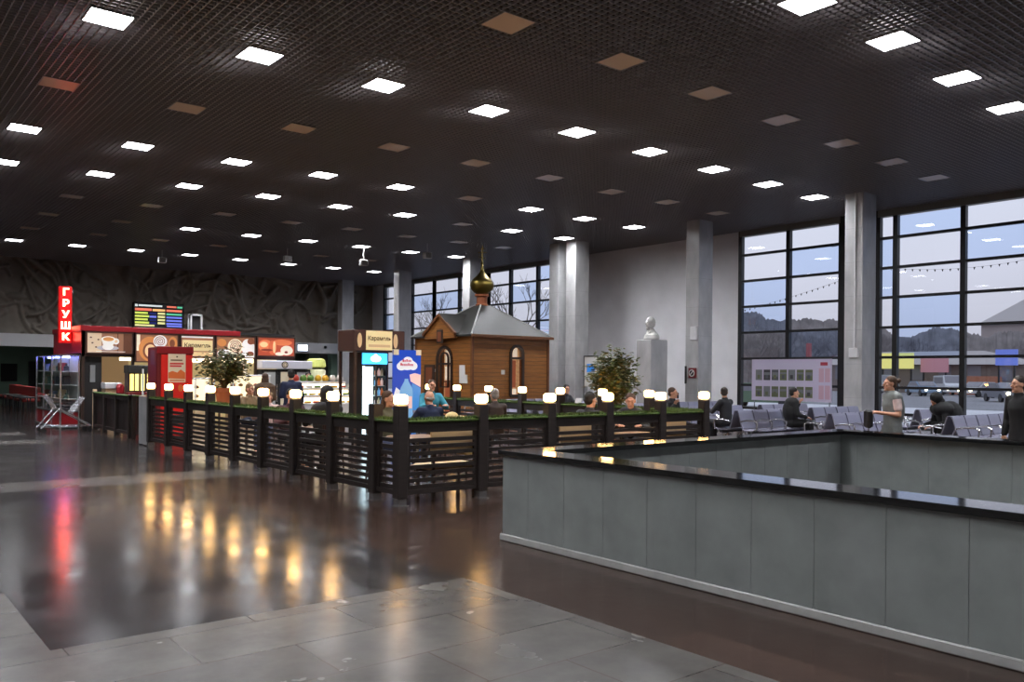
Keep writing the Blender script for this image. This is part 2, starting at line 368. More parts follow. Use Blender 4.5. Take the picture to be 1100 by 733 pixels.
# far wall with the carved relief above the ledge
def relief_h():
    random.seed(21); F = []
    for k in range(80):
        F.append(('arc', random.uniform(-4, 27), random.uniform(3.6, 7.4), random.uniform(.4, 2.2), random.uniform(.07, .16), random.uniform(.05, .17), random.uniform(0, 6.28), random.uniform(1.5, 4.5)))
    for k in range(60):
        a = random.uniform(0, PI); F.append(('seg', random.uniform(-4, 27), random.uniform(3.6, 7.4), math.cos(a), math.sin(a), random.uniform(.4, 1.5), random.uniform(.07, .2), random.uniform(.06, .18)))
    for k in range(26): F.append(('blob', random.uniform(-4, 27), random.uniform(3.8, 7.2), random.uniform(.2, .6), random.uniform(.2, .75), random.uniform(.05, .2)))
    def h(x, z):
        v = .05 * noise.noise(Vector((x * .8, z * .8, 3))) + .03 * noise.noise(Vector((x * 3, z * 3, 1)))
        for f in F:
            if abs(f[1] - x) > 3: continue
            if f[0] == 'arc':
                dx, dz = x - f[1], z - f[2]; d = abs(math.hypot(dx, dz) - f[3])
                if d < f[4] and (math.atan2(dz, dx) - f[6]) % 6.2832 < f[7]: v = max(v, 2.5 * f[5] * math.sqrt(1 - (d / f[4]) ** 2))
            elif f[0] == 'seg':
                dx, dz = x - f[1], z - f[2]; t = max(-f[5], min(f[5], dx * f[3] + dz * f[4])); d = math.hypot(dx - t * f[3], dz - t * f[4])
                if d < f[6]: v = max(v, 2.5 * f[7] * math.sqrt(1 - (d / f[6]) ** 2))
            else:
                q = ((x - f[1]) / f[3]) ** 2 + ((z - f[2]) / f[4]) ** 2
                if q < 1: v = max(v, 2.5 * f[5] * math.sqrt(1 - q))
        return v
    return h
hf = relief_h(); rl = MB(); NX, NZ = 560, 76; vs = []
for j in range(NZ + 1):
    for i in range(NX + 1):
        xx = -2 + 30.2 * i / NX; zz = 3.5 + (CEIL + .3 - 3.5) * j / NZ
        vs.append((xx, YF - min(.5, hf(xx, zz)), zz))
W = NX + 1
rl.add(vs, [(j * W + i, j * W + i + 1, (j + 1) * W + i + 1, (j + 1) * W + i) for j in range(NZ) for i in range(NX)])
rl.box(XL, YF + .05, 3.3, XW + .3, YF + .3, CEIL + .4); rl.box(XL, YF - .02, 3.3, -2, YF + .1, CEIL + .3)
struct('wall_far', rl, ['relief'], smooth=True)
struct('trim_1', MB().box(XL, YF - .35, 2.88, XW, YF + .3, 3.53), ['beam'])
gw = MB().box(XL, 58.0, 0, XW + .3, 58.3, 3.4); struct('wall_recess', gw, ['green_wall'])
struct('ceiling_recess', MB().box(XL, YF + .3, 3.3, XW + .3, 58.3, 3.4), ['plaster'])
struct('wall_left', MB().box(XL - .2, YB, 0, XL, 58, CEIL + .4), ['plaster'])
struct('wall_back', MB().box(XL, YB - .2, 0, XW + .3, YB, CEIL + .4), ['plaster'])
struct('baseboard_recess', MB().box(XL, 57.95, 0, XW, 58, .14), ['dark_void'])
# doorways and openings seen under the ledge on the right
dk = struct('door_1', MB().box(26.6, 57.9, 0, 27.7, 57.98, 2.2), ['frame_dark'])
for i, (a, b) in enumerate(((24.15, 24.9), (25.7, 26.3))): struct('trim_%d' % (i + 2), MB().box(a, 50.4, 0, b, 50.9, 3.3), ['green_wall'])
o = MB().rbox(8.15, 57.92, 1.0, 9.0, 57.985, 2.05, .01).build('notice_board', ['dark_void']); tag(o, 'dark board hanging on the green wall, at the far left edge under the white ledge', 'notice board')
o = MB().rbox(9.6, 57.88, .15, 10.3, 57.98, 2.2, .01).build('service_door', ['dark_void']); tag(o, 'tall dark door in the green wall behind the red benches', 'door')

# right hand side: plaster walls between the glazed bays
wr = MB().box(XW, 20.55, 0, XW + .3, 29.6, CEIL + .4); wr.box(XW, YB, 0, XW + .3, 1.0, CEIL + .4)
wr.box(XW, 47.9, 0, XW + .3, 58.3, CEIL + .4)
struct('wall_right', wr, ['plaster'])
BAR = [.45, 1.35, 2.38, 3.4, 4.42, 5.43, 6.45]
def window(n, y0, y1, muls, blue, y0clip=None):
    root = bpy.data.objects.new('window_%d' % n, None); COL.objects.link(root); root.location = (XW, (y0 + y1) / 2, 0); root['kind'] = 'structure'
    f = MB(); w = .16
    ys = [y0] + muls + [y1]
    for k, yy in enumerate(ys): f.box(XW - .08, yy - (w / 2), 0, XW + .1, yy + (w / 2), CEIL + .02)
    for z in BAR: f.box(XW - .06, y0, z - .045, XW + .08, y1, z + .045)
    f.box(XW - .06, y0, 0, XW + .08, y1, .1)
    f.build('window_frame', ['frame_dark'], root)
    MB().box(XW - .12, y0, CEIL - .22, XW + .14, y1, CEIL + .25).build('window_header', ['header_grey'], root)
    zz = [.1] + BAR + [CEIL - .22]
    for a in range(len(ys) - 1):
        for b in range(len(zz) - 1):
            q = MB().box(XW, ys[a] + w / 2, zz[b] + .03, XW + .012, ys[a + 1] - w / 2, zz[b + 1] - .03)
            q.build('pane', ['pane_blue_reflect' if (a, b) in blue else 'pane_clear'], root)
# bays are listed from the one nearest the camera's right edge
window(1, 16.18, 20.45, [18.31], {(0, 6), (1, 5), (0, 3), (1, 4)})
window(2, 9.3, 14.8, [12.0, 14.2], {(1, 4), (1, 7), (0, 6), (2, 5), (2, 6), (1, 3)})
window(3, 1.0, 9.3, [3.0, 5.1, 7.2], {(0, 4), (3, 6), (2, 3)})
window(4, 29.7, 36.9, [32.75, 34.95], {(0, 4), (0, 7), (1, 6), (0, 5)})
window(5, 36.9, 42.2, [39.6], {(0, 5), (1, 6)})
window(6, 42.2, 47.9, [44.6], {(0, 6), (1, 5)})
struct('trim_5', MB().box(XW - .1, 14.8, 0, XW + .2, 16.18, CEIL + .2), ['frame_dark'])
# marble clad columns
CY = [7.6, 14.13, 20.42, 26.97, 28.06, 34.58, 41.19, 47.84]
where = ['', 'grey marble column between the two tall windows at the right', 'grey marble column bearing the small red square notice at the end of the white wall', 'lit marble column of the close pair, the nearer one, behind the leafy tree',
         'marble column of the close pair, the one touching the chapel corner', 'marble column rising behind the chapel dome with a bright left face', 'marble column above the blue bottle poster', 'marble column farthest back, beside the carved relief']
for i, yy in enumerate(CY):
    if i == 0: continue
    t = thing('marble_column', where[i], 'column', (24.8, yy - .3, 0), 'marble columns along the windows')
    MB().rbox(24.8, yy - .6, 0, 25.6, yy, CEIL + .04, .015).build('shaft', ['marble'], t)
    j = MB()
    for z in (1.05, 2.1, 3.15, 4.2, 5.25, 6.3): j.box(24.796, yy - .602, z, 25.602, yy + .002, z + .008)
    j.build('joint', ['marble_grey'], t)
    MB().rbox(24.77, yy - .63, 0, 25.63, yy + .03, .16, .01).build('plinth', ['marble_grey'], t)
    if i == 1:
        MB().box(24.76, yy - .38, 2.6, 24.8, yy - .34, CEIL).build('cable_duct', ['white_plastic'], t)
        MB().rbox(24.72, yy - .5, 2.3, 24.8, yy - .2, 2.6, .01).build('junction_box', ['white_plastic'], t)

# ------------------------------------------------------------------ ceiling lights
X0, Y0, DX, DY, HS = 3.46, 6.94, 2.575, 3.889, .31
def lit(i, j):
    if i in (-2, 0, 2, 9): return True
    if i == 4: return j != 5
    if i == 5: return j != 6
    if i == 7: return j >= 3
    return False
fr_me = MB().box(-HS - .02, -HS - .02, -.006, HS + .02, -HS, .04).box(-HS - .02, HS, -.006, HS + .02, HS + .02, .04).box(-HS - .02, -HS, -.006, -HS, HS, .04).box(HS, -HS, -.006, HS + .02, HS, .04).data('frame', ['lamp_frame'])
dif = {}
for k, mname in ((True, 'lamp_on'), (False, 'lamp_off')):
    dif[k] = MB().box(-HS, -HS, -.002, HS, HS, .03).data('diffuser', [mname])
LAMP_XY = {(0, 3): (11.62, 7.27), (0, 4): (14.04, 7.16), (0, 5): (16.71, 7.26), (0, 6): (19.36, 7.37), (1, 2): (8.61, 10.80), (1, 3): (11.23, 10.79), (1, 4): (13.84, 10.84), (1, 5): (16.51, 10.95), (1, 6): (19.27, 11.08), (1, 7): (21.93, 11.18), (1, 8): (24.55, 11.29), (2, 0): (3.55, 14.85), (2, 1): (6.08, 14.81), (2, 2): (8.60, 14.74), (2, 3): (11.17, 14.66), (2, 4): (13.74, 14.60), (2, 5): (16.34, 14.66), (2, 6): (19.07, 14.76), (2, 7): (21.75, 14.85), (2, 8): (24.43, 14.96), (3, 0): (3.61, 18.87), (3, 1): (6.09, 18.77), (3, 2): (8.61, 18.62), (3, 3): (11.15, 18.57), (3, 4): (13.67, 18.51), (3, 5): (16.32, 18.50), (3, 6): (19.02, 18.63), (3, 7): (21.52, 18.52), (3, 8): (24.31, 18.63), (4, 0): (3.66, 22.89), (4, 1): (6.17, 22.77), (4, 2): (8.70, 22.71), (4, 3): (11.18, 22.54), (4, 4): (13.71, 22.43), (4, 5): (16.30, 22.35), (4, 6): (18.98, 22.47), (4, 7): (21.58, 22.50), (4, 8): (24.22, 22.51), (5, 0): (3.84, 26.94), (5, 1): (6.22, 26.73), (5, 2): (8.72, 26.64), (5, 3): (11.19, 26.47), (5, 4): (13.76, 26.45), (5, 5): (16.26, 26.28), (5, 6): (18.93, 26.43), (5, 7): (21.26, 26.32), (5, 8): (24.05, 26.29), (6, 1): (6.30, 30.79), (6, 2): (8.78, 30.66), (6, 3): (11.28, 30.48), (6, 4): (13.82, 30.48), (6, 5): (16.27, 30.24), (6, 6): (18.90, 30.31), (6, 7): (21.36, 30.09), (6, 8): (23.81, 30.05), (7, 1): (6.37, 34.86), (7, 2): (8.85, 34.68), (7, 3): (11.39, 34.63), (7, 4): (13.89, 34.53), (7, 5): (16.34, 34.31), (7, 6): (18.87, 34.19), (7, 7): (21.48, 34.18), (7, 8): (23.99, 34.02), (8, 1): (6.43, 38.80), (8, 2): (8.95, 38.67), (8, 3): (11.38, 38.47), (8, 4): (13.90, 38.35), (8, 5): (16.41, 38.42), (8, 6): (18.92, 38.26), (9, 1): (6.50, 42.91), (9, 2): (9.01, 42.81), (9, 3): (11.48, 42.53), (9, 4): (13.95, 42.39), (9, 5): (16.47, 42.37), (9, 6): (19.10, 42.42), (9, 7): (21.61, 42.23), (9, 8): (24.12, 42.18)}
rows = {-2: (-3, 6), 0: (-3, 8), 1: (2, 8), 2: (-3, 8), 3: (0, 8), 4: (-3, 8), 5: (-2, 8), 6: (1, 8), 7: (1, 8), 8: (1, 7), 9: (1, 8)}
vis = {0: (3, 6), 2: (0, 8), 4: (0, 8), 5: (0, 8)}
rown = {0: 'the row at the top right corner', 1: 'the nearest unlit row', 2: 'the nearest long lit row', 3: 'the second unlit row from the front', 4: 'the second long lit row', 5: 'the third long lit row', 6: 'the third unlit row from the front', 7: 'the half lit row far back', 8: 'the farthest dim unlit row', 9: 'the farthest lit row'}
for i, (a, b) in rows.items():
    for j in range(a, b + 1):
        v = vis.get(i, (a, b)); seen = i >= 0 and v[0] <= j <= v[1]; L = lit(i, j)
        if i == 9 and j > 8: continue
        if seen: lab = '%s ceiling panel, %s from left in %s' % ('glowing white' if L else 'unlit beige', ORD[j - v[0] + 1], rown[i])
        else: lab = 'white lit ceiling panel in the part of the hall outside the picture'
        t = thing('ceiling_light', lab, 'ceiling light', LAMP_XY.get((i, j), (X0 + DX * j, Y0 + DY * i)) + (CEIL - .004,), 'square ceiling panels' if seen else 'lit panels outside the picture')
        for nm, me in (('frame', fr_me), ('diffuser', dif[L])):
            o = bpy.data.objects.new(nm, me); COL.objects.link(o); o.parent = t
# small white units hanging from the ceiling
for x, y, lab, rod in ((12.4, 41.6, 'small white box hanging from the ceiling near the left, above the glowing red letters', .35), (16.6, 37.0, 'small white box hanging from the ceiling over the kiosk sign boards', .35), (18.9, 34.0, 'small white box on a long white rod, hanging in front of the relief edge', .62), (20.6, 31.4, 'small white box hanging from the ceiling nearest the window columns', .4)):
    t = thing('hanging_speaker', lab, 'speaker', (x, y, CEIL), 'hanging white boxes')
    MB().cone((x, y, CEIL + .02), (x, y, CEIL - rod), .02).build('rod', ['white_plastic'], t)
    MB().rbox(x - .17, y - .13, CEIL - rod - .26, x + .17, y + .13, CEIL - rod, .02).build('housing', ['white_plastic'], t)
    g = MB()
    for k in range(5): g.box(x - .13, y - .137, CEIL - rod - .22 + k * .04, x + .13, y - .13, CEIL - rod - .205 + k * .04)
    g.build('grille', ['dark_void'], t)

# ------------------------------------------------------------------ parapet round the stairwell
PT = .16; PH = .87
t = thing('stairwell_parapet', 'low grey marble parapet with black stone coping around the stairwell', 'parapet', (WX0, WY1, 0))
def slab_run(name, axis, fixed, a, b, zlo):
    m = MB(); p = a; i = 0
    while p < b - .01:
        q = min(b, p + .52)
        if axis == 'y': m.box(fixed, p + .002, zlo, fixed + PT, q - .002, PH)
        else: m.box(p + .002, fixed, zlo, q - .002, fixed + PT, PH)
        p = q
    if axis == 'y': m.mat(1).box(fixed + .02, a + .01, zlo, fixed + PT - .02, b - .01, PH - .01)
    else: m.mat(1).box(a + .01, fixed + .02, zlo, b - .01, fixed + PT - .02, PH - .01)
    m.build('wall_panel', ['parapet_marble', 'marble_grey'], t)
slab_run('a', 'y', WX0, WY0, WY1, -.0); slab_run('b', 'y', WX1 - PT, WY0, WY1 - PT, -3.2)
slab_run('c', 'x', WY1 - PT, WX0 + PT, WX1, -3.2)
MB().box(WX0 + PT - .02, WY0, -3.2, WX0 + PT, WY1 - PT, -.002).build('shaft_lining', ['parapet_marble'], t)
MB().rbox(WX0 - .025, WY0, 0, WX0, WY1 + .02, .07, .008).build('skirting', ['parapet_skirt'], t)
O = .04
for q in ((WX0 - O, WY0, WX0 + .34, WY1 + O), (WX1 - .3, WY0, WX1 + O, WY1 + O), (WX0 + .34, WY1 - .3, WX1 - .3, WY1 + O)):
    MB().rbox(q[0], q[1], PH, q[2], q[3], PH + .05, .006).build('coping', ['black_granite'], t)

# ================================================================== CAFE ENCLOSURE
def post_parts():
    r = {}
    r['post'] = MB().rbox(-.075, -.075, .1, .075, .075, 1.29, .012).data('post', ['wenge'])
    r['foot'] = MB().box(-.06, -.06, 0, .06, .06, .1).box(-.08, -.08, 0, .08, .08, .012).data('foot', ['steel'])
    r['lamp'] = MB().rbox(-.072, -.072, 1.30, .072, .072, 1.42, .02).data('lamp', ['cafe_lamp'])
    r['lamp_base'] = MB().box(-.05, -.05, 1.288, .05, .05, 1.302).data('lamp_base', ['steel'])
    return r
PP = post_parts()
def fence_post(x, y, lab, lamp=True):
    t = thing('lamp_post', lab, 'lamp post', (x, y, 0), 'lamp posts of the cafe fence')
    for k, me in PP.items():
        if not lamp and k.startswith('lamp'): continue
        o = bpy.data.objects.new(k, me); COL.objects.link(o); o.parent = t
PANELS = {}
def panel_mesh(L):
    L = round(L, 3)
    if L in PANELS: return PANELS[L]
    e = L / 2; f = MB()
    f.box(-e, -.02, .14, -e + .05, .02, 1.02).box(e - .05, -.02, .14, e, .02, 1.02)
    f.rbox(-e, -.035, .93, e, .035, 1.06, .006)
    f.box(-e, -.03, .14, e, .03, .2)
    s = MB(); z = .23
    while z < .9:
        s.beam((-e + .05, -.012, z), (e - .05, -.012, z), .022, .052); z += .086
    g = MB(); g.rbox(-e, -.075, 1.06, e, .075, 1.10, .015)
    random.seed(5); n = int(L * 700)
    for k in range(n):
        x = random.uniform(-e, e); y = random.uniform(-.075, .075); a = random.uniform(0, 6.28); h = random.uniform(.02, .05); d = Vector((math.cos(a), math.sin(a), 0)) * .006; q = Vector((random.uniform(-.02, .02), random.uniform(-.02, .02), h))
        b = Vector((x, y, 1.095)); g.add([b - d, b + d, b + q], [(0, 1, 2)])
    PANELS[L] = (f.data('frame', ['wenge']), s.data('slat_screen', ['wenge_slat']), g.data('turf_trim', ['turf'], fix=False))
    return PANELS[L]
def fence_panel(p, q, lab):
    p, q = Vector(p), Vector(q); c = (p + q) / 2; L = (q - p).length - .16; a = math.atan2(q.y - p.y, q.x - p.x)
    t = thing('slatted_fence', lab, 'fence', (c.x, c.y, 0), 'slatted fence panels around the cafe', a)
    for nm, me in zip(('frame', 'slat_screen', 'turf_trim'), panel_mesh(L)):
        o = bpy.data.objects.new(nm, me); COL.objects.link(o); o.parent = t
FX, FY = 5.72, 9.3
left = [9.3, 9.93, 11.15, 12.4, 13.65, 14.9, 16.15, 17.4, 18.65, 19.9]
front = [5.72, 7.0, 8.25, 9.45, 10.68, 11.8]
back = [10.55, 11.75, 12.97, 14.2, 15.4, 16.65, 17.85, 19.1]
fence_post(FX, FY, 'dark fence post with glowing lamp at the near corner of the cafe')
fence_post(FX, left[1], 'plain dark fence post without a lamp, beside the near corner post', False)
for i, y in enumerate(left[2:]): fence_post(FX, y, 'dark lamp post, %s after the near corner along the aisle fence' % ORD[i + 1])
for i, x in enumerate(front[1:]): fence_post(x, FY, 'dark lamp post, %s after the near corner along the stairwell side fence' % ORD[i + 1])
for i, y in enumerate(back): fence_post(11.8, y, 'dark lamp post, %s from the right end of the fence at the cafe back' % ORD[i + 1])
for i in range(len(left) - 1): fence_panel((FX, left[i], 0), (FX, left[i + 1], 0), 'dark slatted fence with turf top, %s from near corner along the aisle' % ORD[i + 1])
for i in range(len(front) - 1): fence_panel((front[i], FY, 0), (front[i + 1], FY, 0), 'dark slatted fence with turf top, %s from near corner along the stairwell side' % ORD[i + 1])
bb = [FY] + back
for i in range(len(bb) - 1): fence_panel((11.8, bb[i], 0), (11.8, bb[i + 1], 0), 'dark slatted fence with turf top, %s from right end at cafe back' % ORD[i + 1])
t = thing('end_board', 'pale grey upright board closing the far end of the aisle fence', 'board', (FX, 20.35, 0))
MB().rbox(FX - .04, 20.05, .02, FX + .04, 20.7, 1.12, .01).build('board', ['marble_grey'], t); MB().box(FX - .06, 20.1, 0, FX + .06, 20.2, .02).box(FX - .06, 20.55, 0, FX + .06, 20.65, .02).build('foot', ['steel'], t)
# vertical slat panels by the kiosk
def vpanel(x0, y0, x1, y1, lab):
    c = Vector(((x0 + x1) / 2, (y0 + y1) / 2, 0)); L = math.hypot(x1 - x0, y1 - y0); a = math.atan2(y1 - y0, x1 - x0); e = L / 2 - .01
    t = thing('picket_fence', lab, 'fence', c, 'dark picket panels beside the kiosk', a)
    f = MB().box(-e, -.03, .95, e, .03, 1.05).box(-e, -.03, .1, e, .03, .18).rbox(-e, -.05, 0, -e + .1, .05, 1.1, .01).rbox(e - .1, -.05, 0, e, .05, 1.1, .01)
    s = MB(); n = int(L / .13)
    for k in range(n): xx = -e + .1 + (2 * e - .2) * (k + .5) / n; s.box(xx - .045, -.045, .12, xx + .045, -.03, 1.0)
    g = MB(); g.rbox(-e, -.07, 1.05, e, .07, 1.09, .01)
    for o_, nm, mm in ((f, 'frame', 'wenge'), (s, 'picket_screen', 'wenge_slat'), (g, 'turf_trim', 'turf')):
        me = o_.data(nm, [mm]); o = bpy.data.objects.new(nm, me); COL.objects.link(o); o.parent = t
vpanel(5.95, 22.4, 5.95, 23.7, 'dark upright slat panel nearest the pale end board of the fence')
vpanel(5.98, 23.75, 5.98, 25.0, 'dark upright slat panel second from the pale end board')
vpanel(6.0, 25.05, 6.0, 26.2, 'dark upright slat panel next to the yellow post')
vpanel(5.95, 22.35, 6.9, 22.35, 'dark upright slat panel facing the fence end')
t = thing('wooden_post', 'slim yellow wooden post between the trolley and the dark slat panels', 'post', (6.05, 26.42, 0))
MB().rbox(6.0, 26.37, .03, 6.1, 26.47, 1.15, .01).build('shaft', ['cream'], t); MB().box(5.95, 26.32, 0, 6.15, 26.52, .03).build('base', ['steel'], t)

# tables and chairs of the cafe
def cafe_table(x, y, lab):
    t = thing('cafe_table', lab, 'table', (x, y, 0), 'tables inside the cafe')
    MB().rbox(x - .35, y - .35, .71, x + .35, y + .35, .745, .015).build('tabletop', ['tabletop'], t)
    MB().cone((x, y, .03), (x, y, .71), .035, None, 12).build('column', ['steel'], t)
    MB().lathe([(.25, 0), (.25, .015), (.06, .035), (.04, .06)], (x, y, 0), 20).build('base', ['steel'], t)
CH = None
def cafe_chair(x, y, rz, lab, colr='dark_wood', grp='dark chairs inside the cafe'):
    t = thing('cafe_chair', lab, 'chair', (x, y, 0), grp, rz)     # faces local +Y
    P = [(MB().rbox(-.21, -.2, .43, .21, .22, .465, .02), 'seat'), (MB().loft([((0, -.2, .62), (.2, 0, 0), (0, .016, 0)), ((0, -.225, .75), (.21, 0, 0), (0, .016, 0)), ((0, -.25, .88), (.19, 0, 0), (0, .014, 0))], 20), 'backrest')]
    for sx in (-1, 1):
        P.append((MB().beam((sx * .185, .19, 0), (sx * .18, .18, .43), .035, .035), 'leg')); P.append((MB().tube([(sx * .19, -.23, 0), (sx * .18, -.19, .43), (sx * .185, -.24, .84)], .018, 6), 'leg'))
    for mb, nm in P:
        o = bpy.data.objects.new(nm, mb.data(nm, [colr])); COL.objects.link(o); o.parent = t
def cream_bench(x0, x1, y, lab):
    t = thing('cream_bench', lab, 'bench', ((x0 + x1) / 2, y, 0), 'cream benches behind the fence')
    MB().rbox(x0, y, .4, x1, y + .42, .46, .02).build('seat', ['cream'], t)
    MB().rbox(x0, y - .05, .66, x1, y - .015, .79, .01).rbox(x0, y - .05, .83, x1, y - .015, .97, .01).build('backrest', ['cream'], t)
    for xx in (x0 + .05, x1 - .09): MB().box(xx, y - .015, 0, xx + .04, y + .02, .95).box(xx, y + .02, .36, xx + .04, y + .4, .4).box(xx, y + .36, 0, xx + .04, y + .4, .4).build('leg', ['dark_wood'], t)
cream_bench(6.3, 7.12, 9.52, 'cream backed bench behind the first stairwell side fence panel')
cream_bench(8.62, 9.28, 9.52, 'cream backed bench behind the third stairwell side fence panel')
cream_bench(10.95, 11.55, 9.52, 'cream backed bench behind the last stairwell side fence panel')

# ================================================================== KIOSK
KX0, KX1, KY0, KY1 = 5.83, 11.0, 27.0, 30.8
k = thing('food_kiosk', 'red edged food kiosk with lit picture boards under its roof band', 'kiosk', (KX0, KY0, 0))
m = MB().rbox(KX0 - .06, KY0 - .08, 2.84, 10.5, KY0 + .04, 3.0, .01).rbox(KX0 - .06, KY0 + .04, 2.84, KX0 + .04, KY1, 3.0, .01); m.build('roof_band', ['kiosk_red'], k)
MB().box(KX0 - .02, KY0 + .02, 2.2, KX0 + .04, KY1, 2.84).build('side_panel', ['kiosk_red'], k)
MB().box(KX0 + .05, KY0 + .05, 2.88, 12.42, KY1, 2.96).build('roof', ['dark_void'], k)
MB().box(KX0 + .04, KY1 - .1, 0, 12.9, KY1, 2.88).build('back_wall', ['dark_void'], k)
MB().box(KX0, KY0 + .02, 2.1, 12.42, KY0 + .06, 2.84).build('header_panel', ['board_brown'], k)
for xx in (KX0 + .0, 7.2, 9.62, 11.02): MB().box(xx, KY0 + .02, 0, xx + .08, KY0 + .1, 2.84).build('upright', ['dark_wood'], k)
MB().box(6.5, KY0 + 1.9, 0, 7.6, KY0 + 1.96, 2.2).build('wall_panel', ['beige_panel'], k)  # kiosk wall panels glow faintly, carrying the warm light on them
MB().box(7.6, KY0 + 1.9, 0, 12.6, KY0 + 1.96, 2.2).build('wall_panel', ['cream_sign'], k)
MB().rbox(7.0, KY0 + .5, 2.0, 7.6, KY0 + .62, 2.1, .01).build('strip_lamp', ['warm_glow'], k)
MB().rbox(8.66, KY0 - .04, 1.98, 9.6, KY0 + .02, 2.1, .01).build('strip_lamp', ['warm_glow'], k)
MB().rbox(9.9, KY0 - .04, 1.98, 10.95, KY0 + .02, 2.12, .01).build('strip_lamp', ['warm_glow'], k)
MB().box(KX0 + .1, KY0 + .15, 0, 6.4, KY0 + .2, 2.1).build('dark_door', ['dark_void'], k)
MB().box(6.08, KY0 + .12, 1.35, 6.22, KY0 + .15, 1.85).build('door_glass', ['marble_grey'], k)
# backlit picture boards in the row (local art on planes facing the hall)
def board(name, lab, x0, x1, z0, z1, y=26.94, base='paper'):
    t = thing(name, lab, 'sign board', ((x0 + x1) / 2, y, z0), 'lit picture boards of the kiosk')
    f = MB(); b = .035
    f.box(x0, y, z0, x0 + b, y + .1, z1).box(x1 - b, y, z0, x1, y + .1, z1).box(x0 + b, y, z0, x1 - b, y + .1, z0 + b).box(x0 + b, y, z1 - b, x1 - b, y + .1, z1)
    f.build('frame', ['board_brown'], t)
    MB().box(x0 + b, y + .03, z0 + b, x1 - b, y + .08, z1 - b).build('picture_panel', [base], t)
    return t
def art(name, cols, em):
    for i, c in enumerate(cols): mat('%s%d' % (name, i), c, .5, emit=em)
    return ['%s%d' % (name, i) for i in range(len(cols))]
A1 = art('coffee', [(150, 104, 78), (214, 190, 160), (238, 232, 224), (200, 140, 80), (96, 58, 40), (176, 170, 176)], .42)
y = 26.965
t = board('coffee_board', 'lit board picturing a white coffee cup, leftmost of the row under the red band', 5.92, 7.22, 2.18, 2.83, base=A1[0])
y = 26.965
a = MB(); a.box(5.97, y - .001, 2.22, 6.35, y + .006, 2.79)
a.mat(4).box(6.95, y - .001, 2.22, 7.18, y + .006, 2.79).box(6.78, y - .001, 2.22, 6.81, y + .006, 2.79)
a.mat(5).disc(6.52, y - .005, 2.36, .3, .07); a.mat(2).disc(6.52, y - .010, 2.40, .15, .1).prism([(6.34, y - .014, 2.62), (6.40, y - .014, 2.40), (6.64, y - .014, 2.40), (6.72, y - .014, 2.62)], (0, .004, 0)).disc(6.53, y - .018, 2.62, .19, .085)
a.mat(2).disc(6.74, y - .009, 2.56, .09, .09); a.mat(0).disc(6.74, y - .013, 2.56, .05, .05); a.mat(3).disc(6.53, y - .024, 2.62, .15, .06)
a.mat(4)
for (px, pz) in ((6.1, 2.5), (6.2, 2.38), (6.06, 2.66), (6.26, 2.6)): a.disc(px, y - .006, pz, .03, .022, .004, 10)
a.mat(2).box(6.2, y - .006, 2.245, 7.0, y - .002, 2.26)
a.build('coffee_picture', [A1[i] for i in (1, 0, 2, 3, 4, 5)], t)
A2 = art('pastry', [(150, 98, 70), (196, 128, 70), (236, 222, 196), (226, 190, 140), (120, 66, 44), (232, 228, 226)], .5)
def spiral(mb, cx, y, cz, r, turns, w):
    pts = []
    n = int(24 * turns)
    for i in range(n + 1):
        a = 2 * PI * turns * i / n; q = r * (.12 + .88 * i / n); pts.append((cx + q * math.cos(a), y, cz + q * math.sin(a)))
    for p, q in zip(pts[:-1], pts[1:]): mb.beam(p, q, .004, w, (0, 1, 0)) if False else mb.beam(p, q, w, .004, (0, 1, 0))
t = board('pastry_board', 'lit board picturing a round bun and a white swirl, partly behind the red machine', 7.28, 8.56, 1.95, 2.83, base=A2[0])
a = MB(); a.mat(1).disc(7.72, y - .004, 2.36, .34, .38); a.mat(4).disc(7.72, y - .008, 2.30, .22, .26); a.mat(3).disc(7.72, y - .012, 2.3, .16, .2); a.mat(2).box(7.32, y - .003, 2.3, 7.42, y, 2.79)
a.mat(5).disc(8.0, y - .016, 2.6, .2, .19); a.mat(4); spiral(a, 8.0, y - .024, 2.6, .16, 2.6, .022); a.mat(1).disc(8.38, y - .006, 2.55, .13, .2); a.mat(4).disc(8.36, y - .01, 2.55, .08, .12)
a.build('pastry_picture', A2, t)
t = board('name_board', 'lit board with brown lettering on a cream plate, right above the red machine', 8.6, 9.66, 2.13, 2.83, base=A2[0])
a = MB(); a.mat(5).box(8.64, y - .002, 2.74, 9.62, y + .003, 2.79); a.mat(3).box(8.64, y - .002, 2.17, 9.62, y + .003, 2.3); a.build('pastry_picture', A2, t)
MB().rbox(8.66, y - .03, 2.33, 9.6, y - .004, 2.67, .008).build('name_plate', ['cream_sign'], t)
text('lettering', 'Карамель', .185, (9.13, y - .034, 2.5), 'brown_ink', t, .004, bold=.002, sx=.93)
t = board('swirl_board', 'lit board picturing a big cream pastry swirl, above the potted plant', 9.71, 11.02, 2.12, 2.84, base=A2[0])
a = MB(); a.mat(5).disc(10.75, y - .004, 2.5, .2, .26).disc(10.0, y - .004, 2.28, .24, .13).prism([(10.5, y - .003, 2.16), (10.98, y - .003, 2.16), (10.98, y - .003, 2.6), (10.7, y - .003, 2.5)], (0, .003, 0))
a.mat(4).disc(10.86, y - .008, 2.68, .12, .1).disc(10.84, y - .009, 2.28, .12, .08); a.mat(1).disc(9.9, y - .008, 2.62, .15, .12)
a.mat(2).disc(10.34, y - .012, 2.5, .25, .25); a.mat(4); spiral(a, 10.34, y - .02, 2.5, .21, 3.4, .022); a.build('pastry_picture', A2, t)
A3 = art('redpastry', [(176, 74, 48), (216, 120, 76), (236, 190, 140), (226, 214, 196), (120, 46, 34), (200, 96, 60)], .5)
t = board('bakery_board', 'lit board picturing glossy reddish pastries, rightmost of the row', 11.07, 12.4, 2.2, 2.86, base=A3[0])
